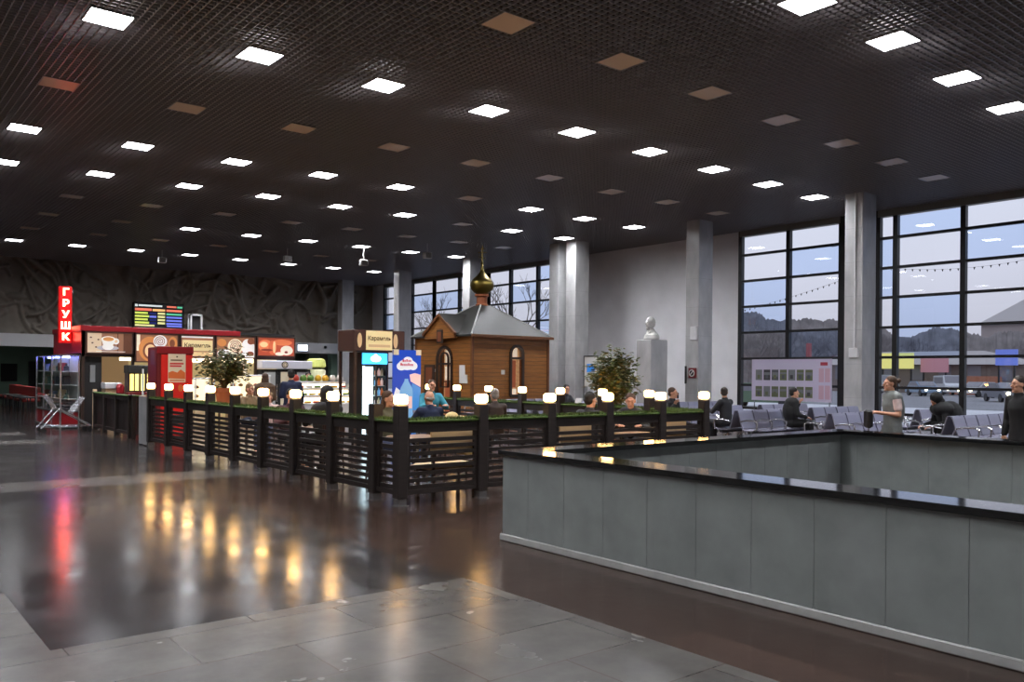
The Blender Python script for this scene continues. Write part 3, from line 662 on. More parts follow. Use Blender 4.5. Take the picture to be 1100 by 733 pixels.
a = MB(); a.mat(1).disc(11.36, y - .004, 2.56, .25, .2).disc(11.95, y - .004, 2.68, .34, .1); a.mat(5).disc(11.6, y - .008, 2.5, .14, .24); a.mat(2).disc(11.66, y - .012, 2.52, .05, .2).disc(11.3, y - .008, 2.6, .14, .09); a.mat(3).disc(12.1, y - .008, 2.42, .22, .16).disc(11.85, y - .01, 2.3, .16, .06); a.mat(4).disc(12.08, y - .012, 2.36, .06, .04).disc(11.4, y - .01, 2.42, .2, .04); a.build('pastry_picture', A3, t)
# flag sign with stacked glowing letters
t = thing('letter_sign', 'upright red sign with five stacked glowing letters at the kiosk corner', 'sign', (5.6, 28.2, 2.5))
MB().rbox(5.45, 28.14, 2.5, 5.8, 28.3, 4.2, .02).build('sign_box', ['sign_red'], t)
for i, ch in enumerate('ГРУШК'): text('letter', ch, .28, (5.625, 28.13, 4.02 - i * .335), 'sign_letter', t, .012, bold=.012, sx=1.1 if ch != 'Ш' else 1.05)
MB().box(5.78, 28.18, 2.6, 5.84, 28.26, 2.7).box(5.78, 28.18, 4.0, 5.84, 28.26, 4.1).build('bracket', ['steel'], t)
# white framed lantern on the kiosk roof
t = thing('roof_lantern', 'small white framed box standing on the kiosk roof', 'box', (9.75, 29.0, 2.96))
f = MB()
for xx in (9.55, 9.9):
    for yy in (28.9, 29.15): f.box(xx, yy, 2.96, xx + .05, yy + .05, 3.62)
f.box(9.55, 28.9, 3.56, 9.95, 29.2, 3.62).box(9.55, 28.9, 2.96, 9.95, 29.2, 3.0); f.build('frame', ['white_plastic'], t); MB().box(9.6, 29.0, 3.0, 9.9, 29.1, 3.56).build('core', ['dark_void'], t)
# glazed display cabinet along the kiosk's left side
t = thing('glass_cabinet', 'tall glass display cabinet with chrome frame along the left side of the kiosk', 'display cabinet', (5.8, 27.1, 0))
f = MB(); cx0, cx1 = 5.3, 5.78
for yy in (27.1, 28.3, 29.5, 30.6):
    for xx in (cx0, cx1): f.box(xx - .02, yy - .02, 0, xx + .02, yy + .02, 2.15)
for zz in (.05, .5, 2.13):
    f.box(cx0 - .02, 27.1, zz - .02, cx0 + .02, 30.6, zz + .02); f.box(cx1 - .02, 27.1, zz - .02, cx1 + .02, 30.6, zz + .02); f.box(cx0, 27.08, zz - .02, cx1, 27.12, zz + .02); f.box(cx0, 30.58, zz - .02, cx1, 30.62, zz + .02)
f.build('frame', ['chrome'], t)
MB().box(cx0 + .02, 27.12, .04, cx1 - .02, 30.58, .48).build('base_panel', ['kiosk_red'], t)
for zz in (.85, 1.25, 1.65): MB().box(cx0 + .03, 27.14, zz, cx1 - .03, 30.56, zz + .015).build('shelf', ['white_plastic'], t)
MB().box(cx1 - .01, 27.14, .5, cx1 + .0, 30.56, 2.1).build('back_panel', ['white_plastic'], t)
MB().box(cx0 - .006, 27.14, .52, cx0 + .0, 30.56, 2.1).box(cx0 + .03, 27.085, .52, cx1 - .03, 27.09, 2.1).build('glass_pane', ['case_glass'], t)
for yy in (27.5, 28.6, 29.7): MB().rbox(cx0 + .15, yy, 2.05, cx1 - .15, yy + .1, 2.11, .01).build('spot_lamp', ['blue_led'], t)
random.seed(3)
for ci, c in enumerate([(52, 56, 70), (120, 40, 40), (60, 90, 80), (150, 130, 100), (40, 40, 46), (110, 120, 150)]): mat('ware%d' % ci, c, .5)
names = ['black', 'dark red', 'green', 'tan', 'charcoal', 'pale blue']
for si, zz in enumerate((.5, .865, 1.265, 1.665)):
    for ci in range(6):
        yy = 27.35 + ci * .52; q = (ci + si * 2) % 6; h = random.uniform(.16, .28)
        mb = MB().rbox(5.42, yy, zz + .002, 5.62, yy + .22, zz + h, .015)
        if (ci + si) % 2: mb = MB().lathe([(.07, 0), (.075, .03), (.075, h * .55), (.03, h * .75), (.03, h)], (5.52, yy + .1, zz + .002), 12)
        o = mb.build('ware_bottle' if (ci + si) % 2 else 'ware_box', ['ware%d' % q], loc=(5.52, yy + .1, zz))
        tag(o, '%s %s in glass cabinet, %s from near end on %s shelf' % (names[q], 'bottle' if (ci + si) % 2 else 'carton', ORD[ci + 1], ['bottom', 'second', 'third', 'top'][si]), 'goods', 'goods in the glass cabinet')
# luggage trolley
t = thing('luggage_trolley', 'wire luggage trolley parked in front of the glass cabinet', 'trolley', (5.1, 25.9, 0))
f = MB(); r = .016
for yy in (25.6, 26.25):
    f.tube([(4.55, yy, .12), (4.62, yy, .2), (4.95, yy, .62), (5.0, yy, .66), (5.05, yy, .62), (5.75, yy, .2), (5.8, yy, .16)], r * 1.2, 6); f.tube([(4.6, yy, .16), (5.78, yy, .16)], r, 6)
    f.tube([(4.95, yy, .62), (4.7, yy, 1.0), (4.6, yy, 1.04)], r, 6)
f.tube([(5.78, 25.6, .16), (5.78, 26.25, .16)], r * 1.3, 6).tube([(4.6, 25.6, .16), (4.6, 26.25, .16)], r, 6)
f.build('frame', ['chrome'], t)
f = MB()
for q in range(9): yy = 25.6 + .65 * q / 8; f.tube([(4.7, yy, 1.0), (4.98, yy, .6), (5.3, yy, .5), (5.62, yy, .95)], .006, 4)
for q in range(5): zz = .6 + q * .085; f.tube([(4.75, 25.6, zz + .1), (5.5, 25.6, zz)], .006, 4).tube([(4.75, 26.25, zz + .1), (5.5, 26.25, zz)], .006, 4)
f.build('basket', ['chrome'], t)
MB().cone((4.6, 25.55, 1.04), (4.6, 26.3, 1.04), .022).build('handle', ['kiosk_red'], t)
for xx in (4.62, 5.74):
    for yy in (25.62, 26.22): MB().cone((xx, yy - .02, .065), (xx, yy + .02, .065), .065, None, 14).cone((xx, yy, .06), (xx, yy, .17), .012).build('wheel', ['frame_dark'], t)
# yellow lit dispenser and counters inside the kiosk
t = thing('sweet_dispenser', 'yellow lit dispenser tower on a dark stand beside the white pole', 'dispenser', (7.15, 26.3, 0))
MB().rbox(6.85, 26.1, 0, 7.45, 26.6, 1.08, .02).build('stand', ['machine_side'], t); MB().rbox(6.88, 26.13, 1.08, 7.4, 26.55, 1.82, .015).build('cabinet', ['dark_wood'], t); MB().rbox(6.86, 26.1, 1.62, 7.42, 26.57, 1.86, .02).build('cap', ['roof_grey'], t)
for xx in (6.92, 7.06, 7.22):
    MB().box(xx, 26.115, 1.12, xx + .1, 26.135, 1.6).build('lit_window', ['yellow_glow'], t)
for q in range(4): MB().rbox(7.4, 26.2, 1.12 + q * .13, 7.52, 26.45, 1.2 + q * .13, .01).build('side_bin', ['yellow_glow'], t)
t = thing('white_pole', 'thin white pole standing in front of the yellow dispenser', 'pole', (7.2, 25.85, 0))
MB().cone((7.2, 25.85, .02), (7.2, 25.85, 1.75), .025).build('shaft', ['white_plastic'], t); MB().lathe([(.14, 0), (.14, .02), (.03, .03)], (7.2, 25.85, 0)).build('base', ['steel'], t)
t = thing('serving_counter', 'kiosk counter with white top left of the yellow dispenser', 'counter', (6.62, 27.05, 0))
MB().box(6.42, 26.75, 0, 6.84, 27.4, 1.16).build('body', ['cream'], t); MB().rbox(6.38, 26.7, 1.16, 6.86, 27.42, 1.34, .02).build('top', ['white_plastic'], t)
t = thing('red_urn', 'round dark red pot left of the yellow dispenser on a slim stand', 'pot', (6.7, 26.3, 0))
MB().lathe([(.07, 1.0), (.11, 1.05), (.11, 1.22), (.08, 1.29), (.03, 1.31)], (6.7, 26.3, 0), 18).build('bowl', ['kiosk_red'], t); MB().lathe([(.16, 0), (.16, .02), (.03, .04), (.03, .96), (.1, 1.0)], (6.7, 26.3, 0), 14).build('stand', ['dark_void'], t)
def showcase(x0, x1, y0, y1, h, lab, seed):
    t = thing('pastry_showcase', lab, 'showcase', ((x0 + x1) / 2, y0, 0), 'lit pastry showcases')
    MB().box(x0, y0, .04, x1, y1, .62).box(x0 + .03, y0 + .03, 0, x1 - .03, y1 - .03, .04).build('base', ['cream'], t)
    f = MB()
    for xx in (x0, x1 - .03):
        for yy in (y0, y1 - .03): f.box(xx, yy, .62, xx + .03, yy + .03, h)
    f.rbox(x0 - .01, y0 - .01, h, x1 + .01, y1 + .01, h + .05, .01); f.build('frame', ['white_plastic'], t)
    MB().box(x0 + .03, y1 - .03, .62, x1 - .03, y1 - .02, h).build('lit_back', ['case_glow'], t)
    MB().box(x0 + .03, y0, .64, x1 - .03, y0 + .006, h - .01).build('glass_pane', ['case_glass'], t)
    zs = [.62, .62 + (h - .62) / 3, .62 + (h - .62) * 2 / 3]
    for z in zs[1:]: MB().box(x0 + .03, y0 + .05, z - .012, x1 - .03, y1 - .04, z).build('shelf', ['case_glass'], t)
    random.seed(seed); n = max(2, int((x1 - x0) / .2))
    for si, z in enumerate(zs):
        for q in range(n):
            xx = x0 + .12 + (x1 - x0 - .24) * q / max(1, n - 1); c = random.choice(['bun_tan', 'bun_brown', 'bun_pink', 'bun_cream'])
            o = MB().lathe([(.03, 0), (.07, .015), (.075, .04), (.05, .075), (.015, .09)], (0, 0, 0), 12).build('pastry', [c], at=(xx, (y0 + y1) / 2 - .02, z + .001), smooth=True)
            tag(o, '%s pastry on %s shelf of %s, %s from left' % ({'bun_tan': 'tan', 'bun_brown': 'brown', 'bun_pink': 'pink', 'bun_cream': 'cream'}[c], ['lowest', 'middle', 'top'][si], lab.split(',')[0], ORD[q + 1]), 'pastry', 'pastries in the showcases')
    return t
mat('bun_tan', (200, 140, 80), .5); mat('bun_brown', (130, 76, 44), .5); mat('bun_pink', (220, 150, 140), .5); mat('bun_cream', (232, 212, 170), .5)
showcase(8.75, 9.35, 26.0, 26.5, 1.45, 'small lit pastry showcase, left of the potted plant', 2)
showcase(9.75, 10.95, 25.6, 26.2, 1.55, 'wide lit pastry showcase, right of the potted plant', 4)
t = thing('price_poster', 'lit orange and pink picture card above the wide pastry showcase', 'poster', (10.2, 26.55, 1.6))
MB().rbox(9.9, 26.6, 1.62, 10.6, 26.64, 2.05, .01).build('card', ['poster_cream'], t); MB().disc(10.25, 26.594, 1.82, .26, .16).build('picture', ['poster_orange'], t); MB().disc(10.33, 26.588, 1.9, .14, .09).build('topping', ['poster_pink'], t)
MB().box(10.22, 26.61, 1.6, 10.28, 26.63, 1.62).build('foot', ['steel'], t)
# beverage cooler with white header
t = thing('drinks_cooler', 'wide drinks cooler with white header bearing a round dark emblem', 'cooler', (12.0, 27.0, 0))
MB().box(11.12, 26.72, .05, 12.85, 27.3, 1.78).build('cabinet', ['dark_void'], t); MB().rbox(11.1, 26.6, 1.8, 12.87, 27.3, 2.07, .02).build('header', ['cool_white'] if 'cool_white' in MATS else [mat('cool_white', (196, 196, 206), .4, emit=.12)], t)
a = MB(); a.mat(0).disc(11.88, 26.595, 1.935, .115, .115); a.mat(1).disc(11.88, 26.59, 1.935, .08, .08); a.mat(0).disc(11.88, 26.584, 1.935, .06, .06); a.mat(1).box(11.86, 26.578, 1.89, 11.9, 26.584, 1.98).box(11.83, 26.578, 1.92, 11.93, 26.584, 1.95); a.build('emblem', ['dark_wood', 'poster_cream'], t)
for q in range(3):
    xx = 11.16 + q * .57; MB().box(xx, 26.69, .1, xx + .52, 26.715, 1.76).build('door', ['case_glass'], t); MB().box(xx + .06, 26.705, .2, xx + .44, 26.718, 1.7).build('lit_panel', ['marble' if q != 1 else 'poster_cream'], t); MB().cone((xx + .48, 26.66, .7), (xx + .48, 26.66, 1.3), .012).build('handle', ['chrome'], t)
MB().box(11.15, 26.75, 0, 12.8, 27.25, .05).build('plinth', ['frame_dark'], t)
# lime stand
mat('lime', (206, 214, 120), .5, emit=.25); mat('lime_pale', (232, 232, 190), .5, emit=.25)
t = thing('lime_stand', 'lime green lit promotional stand right of the drinks cooler', 'stand', (13.15, 26.9, 0))
MB().lathe([(.2, 0), (.3, .04), (.3, 1.2), (.32, 1.22), (.32, 1.76), (.28, 1.8)], (13.15, 26.9, 0), 20).build('body', ['lime_pale'], t); MB().lathe([(.29, 1.86), (.33, 1.9), (.3, 2.12), (.22, 2.17)], (13.15, 26.9, 0), 20).build('cap', ['lime'], t); MB().cone((13.15, 26.9, 1.8), (13.15, 26.9, 1.86), .2, None, 16).build('neck', ['dark_void'], t)
# stepped white counter at the right end of the kiosk
t = thing('display_counter', 'bright white stepped display counter behind the hooded person', 'display counter', (10.2, 20.3, 0))
x0, x1 = 9.45, 10.95
MB().box(x0, 20.0, .04, x1, 20.9, .85).box(x0 + .03, 20.03, 0, x1 - .03, 20.87, .04).build('base', ['white_plastic'], t)
for q, (ya, z) in enumerate(((20.0, .85), (20.22, 1.05), (20.44, 1.24), (20.62, 1.4))):
    MB().rbox(x0, ya, z, x1, 20.9, z + .06, .01).build('step', ['white_plastic'], t)
    MB().box(x0 + .02, ya + .01, z - .13 if q else .45, x1 - .02, ya + .02, z - .01).build('light_strip', ['warm_glow'], t)
MB().rbox(x0 - .02, 20.62, 1.46, x0 + .0, 20.9, 1.62, .005).rbox(x1, 20.02, .86, x1 + .012, 20.88, 1.4, .004).build('end_glass', ['case_glass'], t)
for ci, c in enumerate([(220, 170, 40), (90, 130, 50), (190, 60, 40), (230, 210, 120), (230, 226, 220)]): mat('fruit%d' % ci, c, .45)
random.seed(9); fn = ['orange yellow', 'green', 'red', 'pale yellow', 'white']
for q in range(7):
    ci = [2, 1, 1, 0, 0, 4, 4][q]; xx = x0 + .12 + q * .21
    o = MB().lathe([(.05, 0), (.085, .03), (.09, .09), (.06, .15), (.02, .17)], (0, 0, 0), 12).build('confectionery_pack', ['fruit%d' % ci], at=(xx, 20.75, 1.461), smooth=True); tag(o, '%s pack on top of white display counter, %s from left' % (fn[ci], ORD[q + 1]), 'goods', 'packs on the display counter')
for s_, (yy, z) in enumerate(((20.1, .911), (20.33, 1.111), (20.53, 1.301))):
    for q in range(6):
        ci = (q * 2 + s_) % 5; xx = x0 + .15 + q * .24
        o = MB().rbox(-.08, -.05, 0, .08, .05, .05, .01).build('sweets_tray', ['fruit%d' % ci], at=(xx, yy, z)); tag(o, '%s sweets tray on %s step of white display counter, %s from left' % (fn[ci], ['lowest', 'second', 'third'][s_], ORD[q + 1]), 'goods', 'trays on the display counter')
# red vending machine
t = thing('vending_machine', 'tall bright red machine with a cream poster, behind the far end of the aisle fence', 'vending machine', (6.75, 21.9, 0))
MB().rbox(6.3, 21.5, .06, 7.17, 22.22, 2.28, .02).build('body', ['machine_side'], t)
MB().rbox(6.4, 21.46, .1, 7.15, 21.5, 2.1, .008).build('front_panel', ['machine_red'], t); MB().rbox(6.3, 21.44, 2.12, 7.17, 21.5, 2.3, .01).build('top_band', ['kiosk_red'], t)
MB().box(6.36, 21.55, 0, 7.1, 22.16, .06).build('plinth', ['frame_dark'], t)
p = MB().box(6.56, 21.452, 1.42, 6.98, 21.46, 2.12).build('poster', ['poster_cream'], t); a = MB(); a.mat(0).prism([(6.57, 21.446, 1.52), (6.97, 21.446, 1.5), (6.97, 21.446, 1.66), (6.86, 21.446, 1.74), (6.78, 21.446, 1.66), (6.66, 21.446, 1.7), (6.57, 21.446, 1.66)], (0, .005, 0)); a.mat(1).box(6.6, 21.446, 1.86, 6.93, 21.45, 1.9).box(6.6, 21.446, 1.8, 6.88, 21.45, 1.84); a.mat(2).box(6.62, 21.446, 1.95, 6.9, 21.45, 1.98).disc(6.77, 21.446, 2.05, .02, .02); a.mat(0).box(6.6, 21.446, 1.45, 6.95, 21.45, 1.48)
a.build('poster_print', ['poster_orange', 'poster_red', 'brown_ink'], p)
MB().rbox(6.292, 21.62, 1.85, 6.302, 21.95, 2.2, .002).build('side_sticker', ['machine_grey'] if 'machine_grey' in MATS else [mat('machine_grey', (120, 76, 96), .5)], t)
a = MB(); a.disc(6.86, 21.44, 1.28, .06, .09).build('emblem', ['poster_orange'], t); MB().rbox(6.5, 21.43, .4, 7.0, 21.46, .62, .01).build('hatch', ['dark_void'], t)
# potted plant on stand
def leafy(name, lab, base, pot_z, pot_h, pot_r, crown_c, crown_r, n, stand=True, seed=1, size=.085, trunk_r=.02):
    random.seed(seed); t = thing(name, lab, 'potted plant', base); bx, by = base[0], base[1]
    if stand:
        MB().rbox(bx - .2, by - .2, pot_z - .04, bx + .2, by + .2, pot_z, .01).build('stand_top', ['dark_wood'], t)
        for sx in (-1, 1):
            for sy in (-1, 1): MB().beam((bx + sx * .17, by + sy * .17, 0), (bx + sx * .17, by + sy * .17, pot_z - .04), .035, .035).build('stand_leg', ['dark_wood'], t)
    MB().lathe([(pot_r * .65, pot_z), (pot_r * .95, pot_z + pot_h * .8), (pot_r * 1.06, pot_z + pot_h * .82), (pot_r * 1.06, pot_z + pot_h), (pot_r * .9, pot_z + pot_h), (pot_r * .88, pot_z + pot_h * .9)], (bx, by, 0), 20).build('pot', ['terracotta'], t)
    MB().lathe([(pot_r * .9, pot_z + pot_h * .84), (pot_r * .9, pot_z + pot_h * .9)], (bx, by, 0), 16).build('soil', ['soil'], t)
    br = MB(); L = MB(); top = pot_z + pot_h * .88; cc = Vector(crown_c); tips = []
    for q in range(16):
        d = Vector((random.gauss(0, 1), random.gauss(0, 1), random.gauss(0, 1))); d.normalize(); d = Vector((d.x * crown_r[0], d.y * crown_r[1], d.z * crown_r[2])) * random.uniform(.55, .95); tip = cc + d
        st = Vector((bx + random.uniform(-.03, .03), by + random.uniform(-.03, .03), top)); mid = (st + Vector((bx, by, (top + tip.z) / 2)) + tip) / 3 + Vector((random.uniform(-.05, .05), random.uniform(-.05, .05), 0))
        br.tube([st, mid, tip], [trunk_r, trunk_r * .6, trunk_r * .25], 6); tips += [(mid, tip)]
    br.build('stems', ['bark'], t)
    for q in range(n):
        mid, tip = random.choice(tips); p = mid.lerp(tip, random.uniform(.35, 1.1)) + Vector((random.gauss(0, .08), random.gauss(0, .08), random.gauss(0, .08))) * (crown_r[0] / .45)
        if q % 3:
            u_ = Vector((random.gauss(0, 1), random.gauss(0, 1), random.gauss(0, 1))).normalized(); u_ *= random.random() ** .4 * (1 + .75 * noise.noise(u_ * 2.3 + Vector((seed, 0, 0)))); p = cc + Vector((u_.x * crown_r[0], u_.y * crown_r[1], u_.z * crown_r[2]))
        a = random.uniform(0, 6.28); d = Vector((math.cos(a), math.sin(a), random.uniform(-.35, .7))).normalized(); sd = d.cross(Vector((random.uniform(-.3, .3), random.uniform(-.3, .3), 1))).normalized(); nn = sd.cross(d)
        l = size * random.uniform(.8, 1.5); w = l * .3
        L.mat(random.choice([0, 0, 1]))
        L.add([p, p + d * l * .35 + sd * w, p + d * l * .75 + sd * w * .8 - nn * .006, p + d * l - nn * .02, p + d * l * .75 - sd * w * .8 - nn * .006, p + d * l * .35 - sd * w, p + d * l * .5 + nn * .012], [(0, 5, 6), (0, 6, 1), (1, 6, 2), (2, 6, 3), (3, 6, 4), (4, 6, 5)])
    L.build('foliage', ['leaf', 'leaf_lamplit'], t, fix=False)
leafy('potted_plant', 'leafy plant in a terracotta pot on a dark stand, in front of the kiosk showcases', (6.75, 18.2, 0), .92, .42, .2, (6.75, 18.2, 1.82), (.5, .5, .36), 1300, True, 11, .095)
leafy('potted_tree', 'tall leafy potted tree in front of the white bust', (12.45, 12.1, 0), 0, .45, .24, (12.45, 12.1, 1.68), (.52, .52, .53), 2200, False, 12, .1, .026)
# fridge tower with the name box
t = thing('sign_tower', 'tall dark frame carrying a lit cream name box above the glass door fridge', 'sign tower', (10.15, 17.6, 0))
x0, x1, y0, y1 = 9.5, 10.86, 17.5, 18.3
for xx in (x0 + .02, x1 - .08):
    for yy in (y0 + .02, y1 - .08): MB().box(xx, yy, 0, xx + .06, yy + .06, 2.22).build('upright', ['dark_wood'], t)
MB().rbox(x0, y0, 2.2, x1, y1, 2.7, .012).build('sign_box', ['board_brown'], t)
MB().rbox(9.8, y0 - .025, 2.23, 10.5, y0, 2.68, .006).build('name_plate', ['cream_sign'], t); text('lettering', 'Карамель', .14, (10.15, y0 - .03, 2.5), 'brown_ink', t, .003, bold=.0015, sx=.92); MB().box(9.86, y0 - .03, 2.3, 10.44, y0 - .026, 2.36).build('ornament', ['beige_panel'], t)
for xx in (9.64, 10.6): MB().disc(xx, y0 - .006, 2.45, .06, .17).build('side_picture', ['beige_panel'], t)
t = thing('glass_door_fridge', 'glass door drinks fridge with glowing blue header under the name box', 'fridge', (10.1, 17.9, 0))
x0, x1 = 9.75, 10.46
MB().box(x0, 17.62, .08, x0 + .04, 18.2, 2.18).box(x1 - .04, 17.62, .08, x1, 18.2, 2.18).box(x0 + .04, 18.16, .08, x1 - .04, 18.2, 2.18).box(x0 + .04, 17.62, .08, x1 - .04, 18.16, .2).box(x0 + .04, 17.62, 1.88, x1 - .04, 18.16, 2.18).build('cabinet', ['frame_dark'], t)
mat('fridge_blue', (70, 180, 240), .4, emit=2.2, ecol=(60, 170, 240)); mat('fridge_white', (226, 246, 255), .4, emit=3, ecol=(220, 245, 255))
MB().rbox(x0 + .02, 17.59, 1.9, x1 - .02, 17.62, 2.16, .008).build('header', ['fridge_blue'], t); MB().disc(10.12, 17.585, 2.03, .14, .075).disc(10.12, 17.586, 2.09, .05, .05).build('emblem', ['fridge_white'], t)
MB().box(x0 + .1, 18.1, .22, x0 + .36, 18.14, 1.86).build('lit_back', ['fridge_white'], t); MB().box(x0 + .02, 17.6, .2, x1 - .02, 17.612, 1.88).build('door', ['case_glass'], t)
MB().box(x0 + .06, 17.66, .22, x0 + .34, 17.68, 1.84).build('door_lamp', ['fridge_white'], t)
MB().box(x0 + .36, 17.585, .2, x0 + .41, 17.6, 1.88).build('door_mullion', ['frame_dark'], t)
MB().box(x0 + .05, 17.7, 0, x1 - .05, 18.15, .08).build('plinth', ['frame_dark'], t)
zs = [.22 + q * .235 for q in range(7)]
for z in zs[1:]: MB().box(x0 + .42, 17.66, z - .012, x1 - .05, 18.1, z).build('shelf', ['white_plastic'], t)
bc = ['bun_cream', 'water_blue', 'poster_orange', 'poster_pink']; bn = ['cream', 'blue', 'orange', 'pink']
for s_, z in enumerate(zs):
    for q in range(3):
        ci = (s_ + q) % 4; o = MB().lathe([(.032, 0), (.034, .02), (.034, .11), (.014, .15), (.014, .18)], (0, 0, 0), 10).build('drink_bottle', [bc[ci]], at=(x0 + .465 + q * .08, 17.74, z + .001), smooth=True); tag(o, '%s bottle in glass door fridge, %s shelf from bottom, %s from left' % (bn[ci], ORD[s_ + 1], ORD[q + 1]), 'bottle', 'bottles in the glass door fridge')
# blue bottle poster
t = thing('poster_stand', 'blue poster stand showing a water bottle and a white cloud with red lettering', 'poster', (10.87, 17.48, 0))
x0, x1, y = 10.5, 11.27, 17.42
MB().box(x0, y, .12, x1, y + .05, 2.25).build('panel', ['poster_blue'], t)
a = MB(); a.mat(0).disc(10.88, y - .004, 1.9, .25, .13).disc(10.9, y - .005, 2.0, .13, .09).disc(10.72, y - .0045, 1.86, .13, .1).disc(11.05, y - .0046, 1.87, .12, .1); a.build('cloud', ['poster_white'], t)
mat('red_ink', (196, 40, 60), .5, emit=.25)
a = MB()
for u, v, w_, h_ in ((-.13, 1.965, .035, .06), (-.08, 1.965, .03, .05), (-.03, 1.97, .035, .06), (.025, 1.965, .03, .05), (.075, 1.965, .03, .05), (-.19, 1.875, .04, .06), (-.135, 1.87, .03, .05), (-.085, 1.87, .035, .05), (-.03, 1.87, .03, .05), (.02, 1.875, .035, .06), (.075, 1.87, .03, .05), (.125, 1.87, .035, .05)): a.rbox(10.88 + u, y - .012, v, 10.88 + u + w_, y - .006, v + h_, .004)
a.build('red_lettering', ['red_ink'], t)
a = MB(); a.prism([(10.98, y - .004, 1.5), (11.265, y - .004, 1.36), (11.265, y - .004, 1.66), (11.1, y - .004, 1.7), (10.95, y - .004, 1.66)], (0, .003, 0)); a.mat(1).prism([(11.02, y - .003, .14), (11.265, y - .003, .14), (11.265, y - .003, 1.34), (11.02, y - .003, 1.46)], (0, .002, 0)); a.mat(2).prism([(10.52, y - .003, .14), (10.9, y - .003, .14), (10.8, y - .003, 1.2), (10.58, y - .003, 1.36), (10.52, y - .003, 1.2)], (0, .002, 0)); a.build('backdrop', ['poster_pink', 'poster_sky', 'poster_white'], t)
B = [(.05, 1.62), (.05, 1.54), (.06, 1.5), (.16, 1.34), (.18, 1.24), (.18, .5), (.17, .46)]
a = MB(); a.prism([(10.86 + w, y - .01, z) for w, z in B] + [(10.86 - w, y - .01, z) for w, z in reversed(B)], (0, .006, 0)); a.mat(1).box(10.8, y - .012, 1.56, 10.92, y - .006, 1.66); a.mat(2).box(10.7, y - .013, .85, 11.02, y - .009, 1.14); a.build('bottle_picture', ['water_blue', 'poster_blue', 'poster_pink'], t)
for xx in (x0, x1 - .14): MB().box(xx, y - .012, 2.13, xx + .14, y + .06, 2.26).build('corner_clip', ['poster_cream'], t)
for xx in (x0 + .1, x1 - .16): MB().box(xx, y - .12, 0, xx + .06, y + .2, .04).box(xx, y, .04, xx + .06, y + .05, .13).build('foot', ['steel'], t)
# departures screen and small monitor
t = thing('departures_screen', 'large dark departures screen with glowing coloured rows on the carved wall', 'screen', (14.4, 49.0, 4.1))
x0, x1, z0, z1, y = 13.05, 15.75, 4.02, 5.44, 48.72
MB().rbox(x0, y, z0, x1, y + .3, z1, .03).build('housing', ['frame_dark'], t)
cols = {'w': (214, 224, 224), 'r': (240, 120, 96), 'y': (206, 224, 96), 'c': (226, 222, 150), 'b': (110, 120, 224), 'g': (90, 190, 150), 'n': (26, 34, 110), 'o': (252, 190, 120)}
for kk, c in cols.items(): mat('led_' + kk, c, .5, emit=1.0 if kk != 'n' else .6)
keys = list(cols); a = MB(); W_ = x1 - x0 - .16
def seg(u0, u1, v0, v1, kk): a.mat(keys.index(kk)).box(x0 + .08 + u0 * W_, y - .006, z1 - .08 - v1 * (z1 - z0 - .16), x0 + .08 + u1 * W_, y, z1 - .08 - v0 * (z1 - z0 - .16))
seg(0, .05, .03, .13, 'w'); seg(.07, .56, .04, .11, 'w'); seg(.66, .86, .05, .12, 'r'); seg(.88, .99, .05, .13, 'g')
seg(0, .34, .2, .3, 'r'); seg(.36, .62, .21, .3, 'o'); seg(.65, .98, .21, .3, 'r')
for r_, v in enumerate((.36, .5, .64, .78)):
    seg(0, .26 + .03 * (r_ % 2), v, v + .08, 'y'); seg(.3, .44, v + .01, v + .09, 'n' if r_ != 1 else 'b'); seg(.47, .62, v, v + .08, 'c'); seg(.65, .98, v + .015, v + .09, 'b' if r_ else 'g')
seg(0, .4, .9, .97, 'c'); seg(.66, .98, .9, .97, 'b'); a.build('led_rows', ['led_' + q for q in keys], t)
t = thing('wall_monitor', 'small white glowing monitor on the pale ledge, right of the reddish pastry board', 'monitor', (23.0, 49.0, 3.0))
MB().rbox(22.7, 49.02, 2.98, 23.4, 49.14, 3.42, .02).build('housing', ['frame_dark'], t); MB().box(22.73, 49.012, 3.01, 23.37, 49.02, 3.39).build('display', ['cool_glow'], t)
o = MB().ell((0, 0, 0), (.09, .07, .09)).box(-.03, 0, -.03, .03, .12, .03).build('wall_camera', ['frame_dark'], at=(24.6, 49.06, 3.28)); tag(o, 'small dark dome camera on the pale ledge near the last column', 'camera')
o = MB().rbox(-.25, -.25, -.02, .25, .25, .02, .01).build('recess_lamp', ['cool_glow'], at=(24.6, 52, 3.28)); tag(o, 'small white lamp glowing under the ledge beside the last column', 'lamp')
o = MB().rbox(-.3, -.3, -.02, .3, .3, .02, .01).build('recess_lamp', ['added_recess_glow'], at=(1.5, 53.5, 3.28)); tag(o, 'unseen added lamp under the ledge, brightening the green wall', 'lamp')  # unseen lamp added to lift the dark green recess wall
o = MB().rbox(-.3, -.3, -.02, .3, .3, .02, .01).build('recess_lamp', ['added_recess_glow'], at=(4.5, 55.5, 3.28)); tag(o, 'second unseen added lamp under the ledge, close to the green wall it brightens', 'lamp')  # another unseen lamp, added to brighten the same wall
